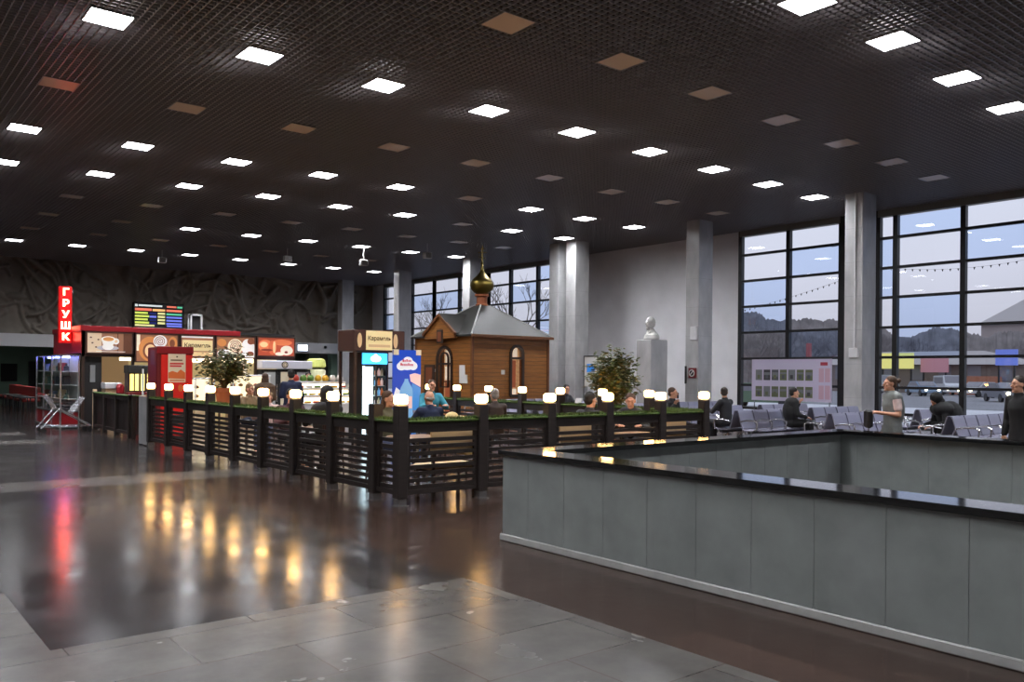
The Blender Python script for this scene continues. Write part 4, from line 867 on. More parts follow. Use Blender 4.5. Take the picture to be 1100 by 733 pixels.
# red benches at the far left
for q, (x, y_) in enumerate(((6.9, 46.6), (6.75, 43.6), (6.6, 40.6))):
    t = thing('red_bench', 'red padded bench on dark legs, %s of the three at the far left' % ['farthest', 'middle', 'nearest'][q], 'bench', (x, y_, 0), 'red benches at the far left')
    MB().rbox(x - .3, y_ - 1.3, .38, x + .35, y_ + 1.3, .5, .03).build('seat', ['red_cloth'], t); MB().rbox(x + .2, y_ - 1.3, .5, x + .36, y_ + 1.3, .98, .03).build('backrest', ['red_cloth'], t)
    for sx in (-.24, .3):
        for sy in (-1.2, 0, 1.2): MB().cone((x + sx, y_ + sy, 0), (x + sx, y_ + sy, .38), .03).build('leg', ['frame_dark'], t)
for q, (x, y_) in enumerate(((6.3, 41.8), (6.2, 39.6), (6.1, 37.4))):
    t = thing('side_table', 'dark low table in front of the red benches, %s' % ['farthest of three', 'middle of three', 'nearest of three'][q], 'table', (x, y_, 0), 'dark tables before the red benches')
    MB().rbox(x - .3, y_ - .6, .6, x + .3, y_ + .6, .64, .01).build('tabletop', ['dark_void'], t)
    for sx in (-.25, .25):
        for sy in (-.5, .5): MB().beam((x + sx, y_ + sy, 0), (x + sx, y_ + sy, .6), .04, .04).build('leg', ['frame_dark'], t)

# ================================================================== WOODEN CHAPEL
X0c, X1c, Y0c, Y1c, HC, OV = 17.8, 21.35, 24.2, 27.85, 3.12, .16
t = thing('wooden_chapel', 'small wooden chapel with grey roof and gilt onion dome inside the hall', 'chapel', ((X0c + X1c) / 2, (Y0c + Y1c) / 2, 0))
# walls: left face (x = X0c) with arched door, right face (y = Y0c) with arched window, openings are real
def wall_with_arch(axis, fixed, a, b, c, w, z0, zs, th):
    """wall along axis from a to b with one arched opening centred on c, half width w, sill z0, springing zs"""
    m = MB(); N_ = 10
    P = (lambda u, z: (u, fixed, z)) if axis == 'x' else (lambda u, z: (fixed, u, z))
    d = (0, th, 0) if axis == 'x' else (th, 0, 0)
    m.prism([P(a, 0), P(c - w, 0), P(c - w, HC), P(a, HC)], d); m.prism([P(c + w, 0), P(b, 0), P(b, HC), P(c + w, HC)], d)
    if z0 > 0: m.prism([P(c - w, 0), P(c + w, 0), P(c + w, z0), P(c - w, z0)], d)
    for q in range(N_):
        t0, t1 = PI - PI * q / N_, PI - PI * (q + 1) / N_
        m.prism([P(c + w * math.cos(t0), zs + w * math.sin(t0)), P(c + w * math.cos(t1), zs + w * math.sin(t1)), P(c + w * math.cos(t1), HC), P(c + w * math.cos(t0), HC)], d)
    return m
DC, DW, DS = 25.9, .44, 2.2; WC, WW, WS0, WS = 19.82, .26, .9, 2.44
wall_with_arch('y', X0c, Y0c, Y1c, DC, DW, 0, DS, .14).build('door_wall', ['chapel_log'], t)
wall_with_arch('x', Y0c, X0c + .14, X1c, WC, WW, WS0, WS, .14).build('window_wall', ['chapel_log'], t)
MB().box(X1c - .14, Y0c + .14, 0, X1c, Y1c, HC).box(X0c + .14, Y1c - .14, 0, X1c - .14, Y1c, HC).build('rear_wall', ['chapel_log'], t)
for (xx, yy) in ((X0c, Y0c), (X1c, Y0c), (X0c, Y1c)): MB().rbox(xx - .05, yy - .05, 0, xx + .05, yy + .05, HC, .01).build('corner_board', ['chapel_trim'], t)
# arched frames
def arch_frame(axis, fixed, c, w, z0, zs, fw, mname, nm, bar=None):
    m = MB(); P = (lambda u, z, o=0: (u, fixed + o, z)) if axis == 'x' else (lambda u, z, o=0: (fixed + o, u, z)); pts = [(c - w, z0), (c - w, zs)] + [(c + w * math.cos(PI - PI * q / 12), zs + w * math.sin(PI * q / 12)) for q in range(1, 12)] + [(c + w, zs), (c + w, z0)]
    up = (0, 1, 0) if axis == 'x' else (1, 0, 0)
    for p, q in zip(pts[:-1], pts[1:]): m.beam(P(*p), P(*q), fw, .08, up)
    if z0 > 0: m.beam(P(c - w, z0), P(c + w, z0), fw, .08, up)
    if bar: m.beam(P(c - w, bar), P(c + w, bar), fw * .8, .06, up)
    return m.build(nm, [mname], t)
arch_frame('y', X0c - .02, DC, DW + .03, 0, DS, .1, 'dark_arch', 'door_frame', 2.05)
arch_frame('y', X0c - .01, DC, DW * .55, 1.2, DS + .02, .045, 'dark_arch', 'door_glazing_bar')
arch_frame('x', Y0c - .02, WC, WW + .03, WS0, WS, .1, 'dark_arch', 'window_frame', 2.28)
# lit interior: back panels and icons glow themselves in place of candle light, behind the door and the window
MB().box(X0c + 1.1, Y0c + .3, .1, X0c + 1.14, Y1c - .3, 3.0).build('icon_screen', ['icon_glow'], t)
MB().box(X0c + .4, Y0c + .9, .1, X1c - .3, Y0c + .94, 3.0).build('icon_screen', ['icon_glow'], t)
def chk(name, c, em): mat(name, c, .5, emit=em); return name
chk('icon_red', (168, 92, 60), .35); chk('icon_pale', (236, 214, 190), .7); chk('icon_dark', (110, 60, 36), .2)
a = MB(); a.mat(0).box(X0c + .3, DC - .4, .1, X0c + .33, DC + .4, 1.35); a.mat(1).box(X0c + .25, DC - .3, 1.45, X0c + .28, DC - .02, 1.95).box(X0c + .25, DC + .06, 1.45, X0c + .28, DC + .34, 1.95); a.mat(2).box(X0c + .27, DC - .44, 1.36, X0c + .3, DC + .44, 1.42).box(X0c + .27, DC - .03, 1.4, X0c + .3, DC + .04, 2.5)
a.mat(1).box(X0c + .3, DC - .4, 2.1, X0c + .33, DC + .4, 2.56); a.build('interior_icons', ['icon_red', 'icon_pale', 'icon_dark'], t)
a = MB(); a.mat(1).box(WC - .24, Y0c + .25, 2.32, WC + .24, Y0c + .28, 2.66).box(WC - .22, Y0c + .25, .92, WC + .2, Y0c + .28, 1.15); a.mat(0).box(WC - .03, Y0c + .24, 1.2, WC + .16, Y0c + .27, 2.2); a.mat(2).box(WC - .2, Y0c + .24, 1.2, WC - .14, Y0c + .27, 2.2); a.build('interior_icons', ['icon_red', 'icon_pale', 'icon_dark'], t)
# open dark door leaf with glass, icon above, notices
MB().rbox(X0c - .05, DC + .62, 0, X0c - .01, DC + 1.32, 2.02, .01).build('door_leaf', ['dark_arch'], t); MB().box(X0c - .06, DC + .76, .9, X0c - .05, DC + 1.18, 1.92).build('door_leaf_glass', ['icon_dark'], t)
MB().rbox(X0c - OV - .09, DC - .17, 2.8, X0c - OV - .04, DC + .2, 3.3, .01).build('icon_frame', ['dark_arch'], t); MB().box(X0c - OV - .1, DC - .1, 2.87, X0c - OV - .09, DC + .13, 3.22).build('icon_panel', ['icon_dark'], t)
MB().box(X0c - .02, 24.62, 1.35, X0c - .002, 24.95, 2.0).box(X0c - .024, 24.45, 1.35, X0c - .006, 24.66, 1.66).build('notice', ['paper'], t); MB().box(WC - .72, Y0c - .02, 1.68, WC - .56, Y0c - .002, 1.84).build('notice', ['paper'], t)
MB().box(X0c - .02, 26.5 + .0, 1.75, X0c - .002, 26.58, 1.86).box(X0c - .02, 27.55, 1.6, X0c - .002, 27.72, 1.95).build('notice', ['paper'], t)
# hipped roof with a small gable over the door
xm, ym, OV, ZA = (X0c + X1c) / 2, (Y0c + Y1c) / 2, .16, 4.3
r = MB(); e = [(X0c - OV, Y0c - OV, HC - .03), (X1c + OV, Y0c - OV, HC - .03), (X1c + OV, Y1c + OV, HC - .03), (X0c - OV, Y1c + OV, HC - .03)]
tp = [(xm - .22, ym - .22, ZA), (xm + .22, ym - .22, ZA), (xm + .22, ym + .22, ZA), (xm - .22, ym + .22, ZA)]
lo = [(p[0], p[1], p[2] - .06) for p in e]
r.add(lo + e + tp, [(3, 2, 1, 0), (0, 1, 5, 4), (1, 2, 6, 5), (2, 3, 7, 6), (3, 0, 4, 7), (4, 5, 9, 8), (5, 6, 10, 9), (6, 7, 11, 10), (7, 4, 8, 11), (8, 9, 10, 11)])
gy0, gy1, gz = DC - .98, DC + 1.1, 3.84; gm = (gy0 + gy1) / 2
r.add([(X0c - OV - .1, gy0, HC - .02), (X0c - OV - .1, gm, gz), (X0c - OV - .1, gy1, HC - .02), (xm - .3, gm, gz + .02), (X0c - OV - .1, gy0, HC + .05), (X0c - OV - .1, gm, gz + .07), (X0c - OV - .1, gy1, HC + .05), (xm - .3, gm, gz + .08), (X0c + .6, gy0, HC), (X0c + .6, gy1, HC)],
      [(4, 8, 7, 5), (5, 7, 9, 6), (0, 1, 3), (1, 2, 3), (0, 4, 5, 1), (1, 5, 6, 2), (0, 8, 4), (2, 6, 9)])
r.build('roof', ['roof_grey'], t)
rr = MB()
for q in range(4): rr.beam(e[q], tp[q], .05, .05)
rr.build('ridge_cap', ['parapet_skirt'], t)
g = MB(); g.prism([(X0c - OV - .05, gy0 + .06, HC - .14), (X0c - OV - .05, gy1 - .06, HC - .14), (X0c - OV - .05, gy1 - .06, HC + .02), (X0c - OV - .05, gm, gz - .04), (X0c - OV - .05, gy0 + .06, HC + .02)], (.12, 0, 0)); g.build('gable_board', ['chapel_log'], t)
g = MB(); g.beam((X0c - OV - .08, gy0, HC), (X0c - OV - .08, gm, gz), .1, .09, (1, 0, 0)).beam((X0c - OV - .08, gm, gz), (X0c - OV - .08, gy1, HC), .1, .09, (1, 0, 0)); g.box(X0c - OV, Y0c - OV - .01, HC - .12, X1c + OV, Y0c - OV + .02, HC - .02); g.build('fascia', ['chapel_trim'], t)
dm = MB().lathe([(.24, ZA - .05), (.24, ZA + .05), (.2, ZA + .08), (.2, ZA + .32), (.27, ZA + .36), (.27, ZA + .44)], (xm, ym, 0), 20).build('drum', ['copper_drum'], t)
MB().lathe([(.2, ZA + .44), (.3, ZA + .5), (.42, ZA + .62), (.47, ZA + .76), (.44, ZA + .9), (.34, ZA + 1.03), (.2, ZA + 1.15), (.1, ZA + 1.28), (.05, ZA + 1.45), (.035, ZA + 1.6)], (xm, ym, 0), 24).build('onion_dome', ['gold'], t, True)
c = MB(); c.ell((xm, ym, ZA + 1.62), (.06, .06, .06)); c.cone((xm, ym, ZA + 1.62), (xm, ym, ZA + 2.3), .02)
for z, w in ((ZA + 2.18, .1), (ZA + 2.04, .2)): c.beam((xm + w * .6, ym - w * .6, z), (xm - w * .6, ym + w * .6, z), .035, .035)
c.beam((xm + .09, ym - .09, ZA + 1.8), (xm - .09, ym + .09, ZA + 1.88), .03, .03); c.build('cross', ['gold'], t)

# ------------------------------------------------------------------ bust on its pedestal
t = thing('portrait_bust', 'white bust of a bald bearded man on a tall grey pedestal', 'statue', (23.45, 20.85, 0))
MB().rbox(23.0, 20.5, 0, 23.9, 21.2, 2.98, .02).build('pedestal', ['marble'], t); MB().rbox(22.95, 20.45, 0, 23.95, 21.25, .14, .01).build('plinth', ['marble_grey'], t)
b = MB(); bx, by, bz = 23.42, 20.85, 2.985
fd = Vector((-.93, .34, 0)).normalized(); sd = Vector((-fd.y, fd.x, 0)) * -1
def bp(f, s, z): return Vector((bx, by, bz + z * 1.14)) + fd * f * 1.14 + sd * s * 1.14
MB_ = Matrix((( fd.x, sd.x, 0), (fd.y, sd.y, 0), (0, 0, 1)))
b.loft([(bp(0, 0, 0), sd * .36, fd * .24), (bp(0, 0, .05), sd * .4, fd * .25), (bp(0, 0, .16), sd * .37, fd * .21), (bp(-.02, 0, .23), sd * .2, fd * .16), (bp(0, 0, .30), sd * .115, fd * .125), (bp(.02, 0, .36), sd * .115, fd * .125)], 20)
b.ell(bp(.03, 0, .55), (.188, .148, .216), MB_, 20, 14); b.ell(bp(.09, 0, .43), (.115, .11, .115), MB_); b.ell(bp(.19, 0, .52), (.04, .028, .05), MB_); b.ell(bp(.165, 0, .58), (.04, .1, .02), MB_); b.ell(bp(.15, 0, .37), (.06, .055, .08), MB_); b.ell(bp(.17, 0, .455), (.035, .06, .02), MB_)
for s in (-1, 1): b.ell(bp(.0, s * .132, .52), (.035, .02, .05), MB_); b.ell(bp(.12, s * .06, .5), (.04, .035, .035), MB_)
for s in (-1, 1): b.cap(bp(.1, s * .1, .26), bp(.18, s * .03, .1), .035, .03)
me = remesh(b, .012, 2); me.materials.clear(); me.materials.append(MATS['bust_white']); me.transform(Matrix.Translation(-Vector(t.location)))
o = bpy.data.objects.new('bust', me); COL.objects.link(o); o.parent = t
# notice and box on the second column
t = thing('wall_notice', 'small dark red square notice with a pale symbol on the column near the white wall', 'sign', (24.75, 20.0, 1.6))
MB().rbox(24.725, 19.88, 1.6, 24.8, 20.22, 1.98, .01).build('plate', ['machine_side'], t); a = MB(); a.cone((24.722, 20.05, 1.79), (24.714, 20.05, 1.79), .13, None, 24).mat(1).cone((24.716, 20.05, 1.79), (24.708, 20.05, 1.79), .095, None, 24).mat(0).beam((24.708, 19.97, 1.87), (24.708, 20.13, 1.71), .035, .01, (1, 0, 0)); a.build('symbol', ['paper', 'frame_dark'], t)
o = MB().rbox(24.765, 20.35, 1.4, 24.8, 20.42, 2.05, .004).build('black_strip', ['frame_dark'], loc=(24.755, 20.385, 1.4)); tag(o, 'narrow black upright strip left of the dark red notice', 'strip')
o = MB().rbox(24.71, 19.85, 3.0, 24.8, 20.15, 3.5, .02).build('alarm_box', ['white_plastic'], loc=(24.73, 20, 3.0)); tag(o, 'pale box mounted high on the column above the dark red notice', 'box')
t = thing('framed_notice', 'grey framed notice with a bluish picture at the foot of the close pair of columns', 'notice', (25.0, 25.6, 0))
f = MB().box(25.0, 25.2, .8, 25.04, 25.25, 2.5).box(25.0, 26.0, .8, 25.04, 26.05, 2.5).box(25.0, 25.25, 2.45, 25.04, 26.0, 2.5).box(25.0, 25.2, 0, 25.04, 25.25, .8).box(25.0, 26.0, 0, 25.04, 26.05, .8); f.build('frame', ['steel'], t); MB().box(25.015, 25.25, 1.2, 25.03, 26.0, 2.45).build('sheet', ['paper'], t); MB().box(25.005, 25.4, 1.8, 25.015, 25.85, 2.15).build('picture', ['poster_sky'], t)
# photo banner in front of the window
t = thing('photo_banner', 'pale banner with two rows of small photographs standing against the tall window', 'banner', (27.95, 18.0, 0))
bn = MB(); bx_ = 27.9; y0, y1, z0, z1 = 16.35, 19.7, .78, 2.34
mat('banner', (206, 198, 222), .6); mat('ph0', (84, 86, 96), .5); mat('ph1', (120, 124, 128), .5); mat('ph2', (104, 110, 84), .5); mat('ph3', (64, 62, 68), .5); mat('ph_pink', (206, 170, 190), .6); mat('ph_red', (176, 60, 80), .6)
bn.box(bx_, y0, z0, bx_ + .02, y1, z1).build('sheet', ['banner'], t)
a = MB(); random.seed(4)
for r_ in range(2):
    for q in range(7):
        yy = y1 - .18 - q * .355; zz = 1.55 if r_ == 0 else .92
        a.mat(random.randint(0, 3)).box(bx_ - .008, yy - .29, zz, bx_, yy, zz + .4); a.mat(1).box(bx_ - .01, yy - .27, zz + .2 + random.uniform(-.06, .06), bx_ - .006, yy - .02, zz + .3); a.mat(random.choice([0, 3, 2])).box(bx_ - .012, yy - .2, zz + .06, bx_ - .008, yy - .08, zz + .2)
for r_ in range(2):
    for q in range(2): yy = y0 + .5 - q * .24; zz = 1.5 if r_ == 0 else .88; a.mat(4).box(bx_ - .008, yy - .2, zz, bx_, yy, zz + .5)
a.mat(5).box(bx_ - .008, y0 + .16, 2.1, bx_, y0 + .44, 2.22); a.build('photographs', ['ph0', 'ph1', 'ph2', 'ph3', 'ph_pink', 'ph_red'], t)
for yy in (y0 + .1, y1 - .1): MB().cone((bx_ + .04, yy, .02), (bx_ + .04, yy, z1), .018).box(bx_ - .2, yy - .03, 0, bx_ + .2, yy + .03, .025).build('stand', ['steel'], t)

# ================================================================== WAITING BENCHES
BW = .6
def bench_parts(n):
    L = n * BW; out = []
    for q in range(n):
        xc = -L / 2 + BW * (q + .5); w = .27
        prof = [(0.24, .41), (.2, .43), (.05, .405), (-.15, .40), (-.22, .43)]
        s = MB(); vs = []
        for (yy, zz) in prof: vs += [(xc - w, -yy + 0.02, zz), (xc + w, -yy + 0.02, zz)]
        vs2 = [(x_, y_, z_ - .02) for x_, y_, z_ in vs]; k_ = len(vs)
        fs = []
        for i in range(len(prof) - 1): a_ = 2 * i; fs += [(a_, a_ + 1, a_ + 3, a_ + 2), (k_ + a_, k_ + a_ + 2, k_ + a_ + 3, k_ + a_ + 1), (a_, a_ + 2, k_ + a_ + 2, k_ + a_), (a_ + 1, k_ + a_ + 1, k_ + a_ + 3, a_ + 3)]
        fs += [(0, k_, k_ + 1, 1), (k_ - 2, k_ - 1, 2 * k_ - 1, 2 * k_ - 2)]
        s.add(vs + vs2, fs); out.append((s, 'seat', 'seat_steel'))
        s = MB(); prof2 = [(.22, .44), (.27, .56), (.31, .7), (.345, .82), (.37, .87)]; vs = []
        for (yy, zz) in prof2: vs += [(xc - w, yy, zz), (xc + w, yy, zz)]
        vs2 = [(x_, y_ + .02, z_ - .004) for x_, y_, z_ in vs]
        s.add(vs + vs2, fs); out.append((s, 'backrest', 'seat_steel'))
    for q in range(n + 1):
        xx = -L / 2 + BW * q; a = MB().tube([(xx, .27, .6), (xx, .1, .64), (xx, -.12, .64), (xx, -.2, .6), (xx, -.19, .45), (xx, -.05, .36)], .02, 6); out.append((a, 'armrest', 'chrome'))
        if q in (0, n): pass
    bm_ = MB().box(-L / 2 - .02, -.03, .32, L / 2 + .02, .05, .385); out.append((bm_, 'beam', 'seat_dark'))
    for xx in (-L / 2 + .25, L / 2 - .25):
        a = MB().beam((xx, .01, .33), (xx, -.26, .03), .05, .045, (1, 0, 0)).beam((xx, .01, .33), (xx, .26, .03), .05, .045, (1, 0, 0)).box(xx - .03, -.3, 0, xx + .03, -.22, .03).box(xx - .03, .22, 0, xx + .03, .3, .03); out.append((a, 'leg', 'chrome'))
    return [(nm, s.data(nm, [mt])) for s, nm, mt in out]
BP = {}
def bench(x, y, n, face, lab):
    if n not in BP: BP[n] = bench_parts(n)
    t = thing('waiting_bench', lab, 'bench', (x + n * BW / 2, y, 0), 'metal waiting benches', 0 if face < 0 else PI)
    for nm, me in BP[n]:
        o = bpy.data.objects.new(nm, me); COL.objects.link(o); o.parent = t
# (x start, row y, seats); each row is a pair of benches standing back to back
rowsB = [(18.85, 8.3, 5, 'nearest row'), (17.65, 10.4, 5, 'second row'), (17.05, 12.5, 4, 'third row'), (20.6, 12.7, 4, 'far section of the third row'), (17.3, 14.7, 5, 'fourth row'), (21.2, 14.7, 4, 'far section of the fourth row'), (17.0, 17.0, 5, 'fifth row'), (20.6, 17.4, 4, 'far section of the fifth row'), (16.6, 19.4, 6, 'sixth row'), (16.2, 21.8, 6, 'row before the chapel'), (22.0, 10.5, 4, 'far section of the second row')]
for x, y, n, nm in rowsB:
    bench(x, y - .42, n, -1, 'grey metal bench, %s behind stairwell, seats facing the stairwell' % nm)
    bench(x, y + .42, n, 1, 'grey metal bench, %s behind stairwell, seats facing away from it' % nm)

# ================================================================== PEOPLE
def vec(*a): return Vector(a)
CLOTH = {}
def cloth(name, col): 
    mat('cloth_' + name, col, .8, noise_amt=.12, nscale=14); return 'cloth_' + name
for n_, c_ in dict(black=(19, 19, 21), charcoal=(34, 34, 38), navy=(30, 40, 70), brown=(92, 70, 52), darkbrown=(60, 48, 42), turquoise=(48, 132, 150), beige=(196, 178, 128), grey_vest=(116, 120, 118), olive=(88, 84, 62), tan=(140, 116, 86), plum=(78, 48, 58), green=(110, 130, 60), jeans=(48, 58, 84), pale=(214, 190, 186)).items(): cloth(n_, c_)
for n_, c_ in dict(h_black=(30, 26, 24), h_brown=(74, 52, 36), h_grey=(150, 142, 134), h_blond=(140, 110, 76), h_dark=(46, 36, 30)).items(): mat(n_, c_, .7, noise_amt=.2, nscale=40)
def person(name_loc, rz, label, pose='sit', top='black', leg='charcoal', hair='short', hcol='h_dark', lean=.08, turn=0, nod=0.0, arms=('table', 'table'), coat=False, scale=1.03, seat=.46, sleeves='long', vest=None, bulk=0, shirt=None, name='person', grp=None):
    x, y, z = name_loc
    root = thing(name, label, 'person', (x, y, z), grp, rz); root.scale = (scale,) * 3
    sit = pose == 'sit'
    pel = vec(0, 0, seat + .1) if sit else vec(0, 0, .94)
    sp = vec(0, math.sin(lean), math.cos(lean)); fw = vec(0, math.cos(lean), -math.sin(lean)); rt = vec(1, 0, 0)
    neck = pel + sp * .52
    sh = {s: pel + sp * .455 + rt * (.185 * s) for s in (-1, 1)}
    hip = {s: pel + rt * (.095 * s) + vec(0, 0, -.03) for s in (-1, 1)}
    if sit:
        kn = {s: vec(.12 * s, .42, seat + .07) for s in (-1, 1)}; an = {s: vec(.12 * s, .40 + .05 * s, .09) for s in (-1, 1)}
    elif pose == 'walk':
        kn = {1: vec(.1, .16, .5), -1: vec(-.1, -.03, .5)}; an = {1: vec(.1, .24, .1), -1: vec(-.1, -.28, .13)}
    else:
        kn = {s: vec(.1 * s, .02, .5) for s in (-1, 1)}; an = {s: vec(.11 * s, -.02, .09) for s in (-1, 1)}
    el, wr = {}, {}
    for s, a in zip((-1, 1), arms):
        P = {'table': ((.1 * s, .16, -.22), (-.1 * s, .22, .04)), 'lap': ((.07 * s, .04, -.28), (-.08 * s, .24, -.06)), 'down': ((.07 * s, -.01, -.28), (.0, .06, -.25)), 'phone': ((.12 * s, .12, -.22), (-.13 * s, .08, .21)),
             'chin': ((.02 * s, .22, -.18), (-.1 * s, .02, .22)), 'bent': ((.05 * s, -.02, -.28), (-.08 * s, .24, .03)), 'fwd': ((.05 * s, .2, -.2), (-.06 * s, .2, -.14))}[a]
        e_ = Vector(P[0]).normalized() * .29; w_ = Vector(P[1]).normalized() * .25; el[s] = sh[s] + e_; wr[s] = el[s] + w_
    hc = neck + sp * .05 + vec(0, .025, .108)
    Mh = Matrix.Rotation(turn, 3, 'Z') @ Matrix.Rotation(-nod, 3, 'X')
    H = lambda q: hc + Mh @ Vector(q)
    # continuous body
    b = MB()
    def ring(tt, w, d, off=0): return (pel + sp * tt + fw * off, rt * w, fw * d)
    b.loft([ring(-.1, .13, .09), ring(-.04, .165, .115), ring(.08, .15, .1), ring(.2, .14, .1, .005), ring(.34, .165, .115, .01), ring(.44, .16, .1), ring(.5, .08, .07), ring(.53, .058, .058)], 18)
    b.cap(neck - sp * .03, hc - vec(0, 0, .06), .056, .052)
    for s in (-1, 1):
        b.cap(pel + sp * .44 + rt * .1 * s, sh[s], .065, .062); b.cap(sh[s], el[s], .052, .042); b.cap(el[s], wr[s], .041, .027)
        b.cap(hip[s], kn[s], .085, .06); b.cap(kn[s], an[s] + vec(0, 0, .02), .056, .036); b.cap(an[s] + vec(0, -.03, -.04), an[s] + vec(0, .13, -.05), .036, .03)
    b.ell(H((0, -.01, .03)), (.074, .094, .098), Mh, 18, 12); b.ell(H((0, .02, -.055)), (.056, .066, .066), Mh, 16, 10)
    me_b = remesh(b, .014, 2)
    # head and hands in finer detail, in the same mesh
    h = MB(); h.ell(H((0, -.01, .03)), (.076, .096, .1), Mh, 20, 14); h.ell(H((0, .025, -.05)), (.058, .068, .068), Mh, 16, 10); h.cap(hc + vec(0, -.01, -.04), neck, .054, .056)
    h.cap(H((0, .092, .02)), H((0, .112, -.018)), .011, .016); h.ell(H((0, .082, .038)), (.052, .02, .012), Mh); h.ell(H((0, .084, -.052)), (.026, .014, .012), Mh); h.ell(H((0, .078, -.095)), (.026, .022, .02), Mh)
    for s in (-1, 1): h.ell(H((.077 * s, -.005, .005)), (.012, .024, .034), Mh); h.ell(H((.04 * s, .07, -.01)), (.024, .02, .02), Mh)
    me_h = remesh(h, .007, 2)
    hm = MB()
    for s in (-1, 1):
        d = (wr[s] - el[s]).normalized(); up = vec(0, 0, 1) if abs(d.z) < .8 else vec(0, 1, 0); sdv = d.cross(up).normalized() * s; nn = sdv.cross(d).normalized() * (-s)
        if nn.z > 0: nn = -nn
        W_ = wr[s]; hm.cap(W_ - d * .03, W_ + d * .01, .027, .028)
        Mx = Matrix((sdv, d, nn)).transposed(); hm.ell(W_ + d * .05, (.041, .055, .016), Mx, 12, 8)
        for q, (o_, l_) in enumerate(((-.03, .062), (-.01, .074), (.011, .07), (.031, .054))):
            p0 = W_ + d * .088 + sdv * o_; p1 = p0 + d * l_ * .5 + nn * .008 + sdv * o_ * .12; p2 = p1 + d * l_ * .38 + nn * l_ * .34
            hm.cap(p0, p1, .0095, .0088, 8); hm.cap(p1, p2, .0088, .0075, 8)
        t0 = W_ + d * .025 - sdv * .032; t1 = t0 - sdv * .03 + d * .03 + nn * .006; t2 = t1 + d * .03 - sdv * .006 + nn * .008
        hm.cap(t0, t1, .013, .0105, 8); hm.cap(t1, t2, .0105, .0085, 8)
    me_hand = remesh(hm, .0045, 1)
    bm = bmesh.new()
    for me in (me_b, me_h, me_hand): bm.from_mesh(me)
    me = bpy.data.meshes.new('body'); bm.to_mesh(me); bm.free()
    def put(nm, me, mt, parent=root):
        me.materials.clear(); me.materials.append(MATS[mt]); 
        for p in me.polygons: p.use_smooth = True; p.material_index = 0
        o = bpy.data.objects.new(nm, me); COL.objects.link(o); o.parent = parent; return o
    put('body', me, 'skin')
    # eyes and lips
    for s in (-1, 1): put('eye', MB().ell(H((.034 * s, .087, .012)), (.0105, .005, .0055), Mh, 10, 6).data('eye', ['eye_dark']), 'eye_dark'); put('eyebrow', MB().cap(H((.02 * s, .098, .045)), H((.055 * s, .088, .045)), .0035, .0025, 6).data('eyebrow', [hcol]), hcol)
    put('lips', MB().ell(H((0, .097, -.052)), (.022, .006, .007), Mh, 10, 6).data('lips', ['lips']), 'lips')
    # clothes
    low = -.16 if sit else (-.14 if not coat else -.42)
    c = MB(); rings = [ring(low, .20 if coat else .175, .15 if coat else .135), ring(-.04, .19, .145), ring(.08, .178, .135), ring(.2, .17, .13, .005), ring(.34, .19, .142, .01), ring(.44, .18, .122), ring(.5, .095, .085), ring(.535, .074, .078, .005), ring(.575, .066, .07, .012)]
    if sit: rings = rings[1:]; rings[0] = ring(-.08, .19, .145)
    c.loft(rings, 18)
    if vest is None or True:
        for s in (-1, 1):
            c.cap(pel + sp * .44 + rt * .1 * s, sh[s], .088, .08)
            if sleeves != 'none':
                c.cap(sh[s], el[s], .074, .062); 
                if sleeves == 'long': c.cap(el[s], wr[s] - (wr[s] - el[s]).normalized() * .01, .06, .044)
            if coat and sit: c.cap(hip[s], hip[s].lerp(kn[s], .7), .115, .1)
            if coat and not sit: c.cap(hip[s], hip[s].lerp(kn[s], .75), .11, .12)
    if bulk: c.ell(pel + sp * .25 - fw * .03, (.2 + bulk, .16 + bulk, .3)); c.ell(pel + sp * .45 - fw * .02, (.22 + bulk, .13 + bulk, .12 + bulk * .5))
    put('coat' if coat else 'jacket', remesh(c, .016, 3), 'cloth_' + top)
    if shirt:
        c = MB()
        for s in (-1, 1): c.cap(sh[s], sh[s].lerp(el[s], .62), .072, .07)
        put('shirt_sleeves', remesh(c, .012, 2), 'cloth_' + shirt)
    c = MB(); c.loft([ring(-.12, .14, .1), ring(-.05, .18, .13), ring(.05, .165, .12)], 16)
    for s in (-1, 1): c.cap(hip[s], kn[s], .102, .078); c.cap(kn[s], an[s] + vec(0, 0, .03), .075, .058)
    put('trousers', remesh(c, .018, 2), 'cloth_' + leg)
    for s in (-1, 1):
        f = an[s]; c = MB(); fz = f.z - .06; c.ell((f.x, f.y + .06, fz), (.05, .14, .032)); c.ell((f.x, f.y - .02, fz + .03), (.046, .06, .05)); c.box(f.x - .045, f.y - .06, f.z - .09, f.x + .045, f.y + .17, f.z - .07)
        put('shoe', remesh(c, .012, 1), 'shoe')
    # collar or scarf
    if hair == 'hood':
        c = MB(); c.ell(H((0, -.045, .035)), (.115, .125, .135), Mh, 18, 12); c.ell(H((0, -.04, -.08)), (.115, .1, .07), Mh); put('hood', remesh(c, .014, 2), 'cloth_' + top); return root
    c = MB()
    if hair in ('short', 'long', 'bun'):
        c.ell(H((0, -.024, .06)), (.086, .096, .088), Mh, 18, 12); c.ell(H((0, -.055, .0)), (.08, .062, .07), Mh)
        if hair == 'long': c.loft([(H((0, -.06, .0)), Mh @ vec(.09, 0, 0), Mh @ vec(0, .055, 0)), (H((0, -.07, -.1)), Mh @ vec(.1, 0, 0), Mh @ vec(0, .05, 0)), (H((0, -.08, -.24)), Mh @ vec(.085, 0, 0), Mh @ vec(0, .035, 0))], 16)
        if hair == 'bun': c.ell(H((0, -.14, .06)), (.045, .045, .045), Mh)
    elif hair == 'balding':
        c.ell(H((0, -.05, -.005)), (.082, .066, .045), Mh, 16, 10)
    put('hair', remesh(c, .009, 1), hcol)
    return root
def face(dx, dy): return math.atan2(-dx, dy)      # rotation so that local +Y looks along (dx, dy)
SEATED = []
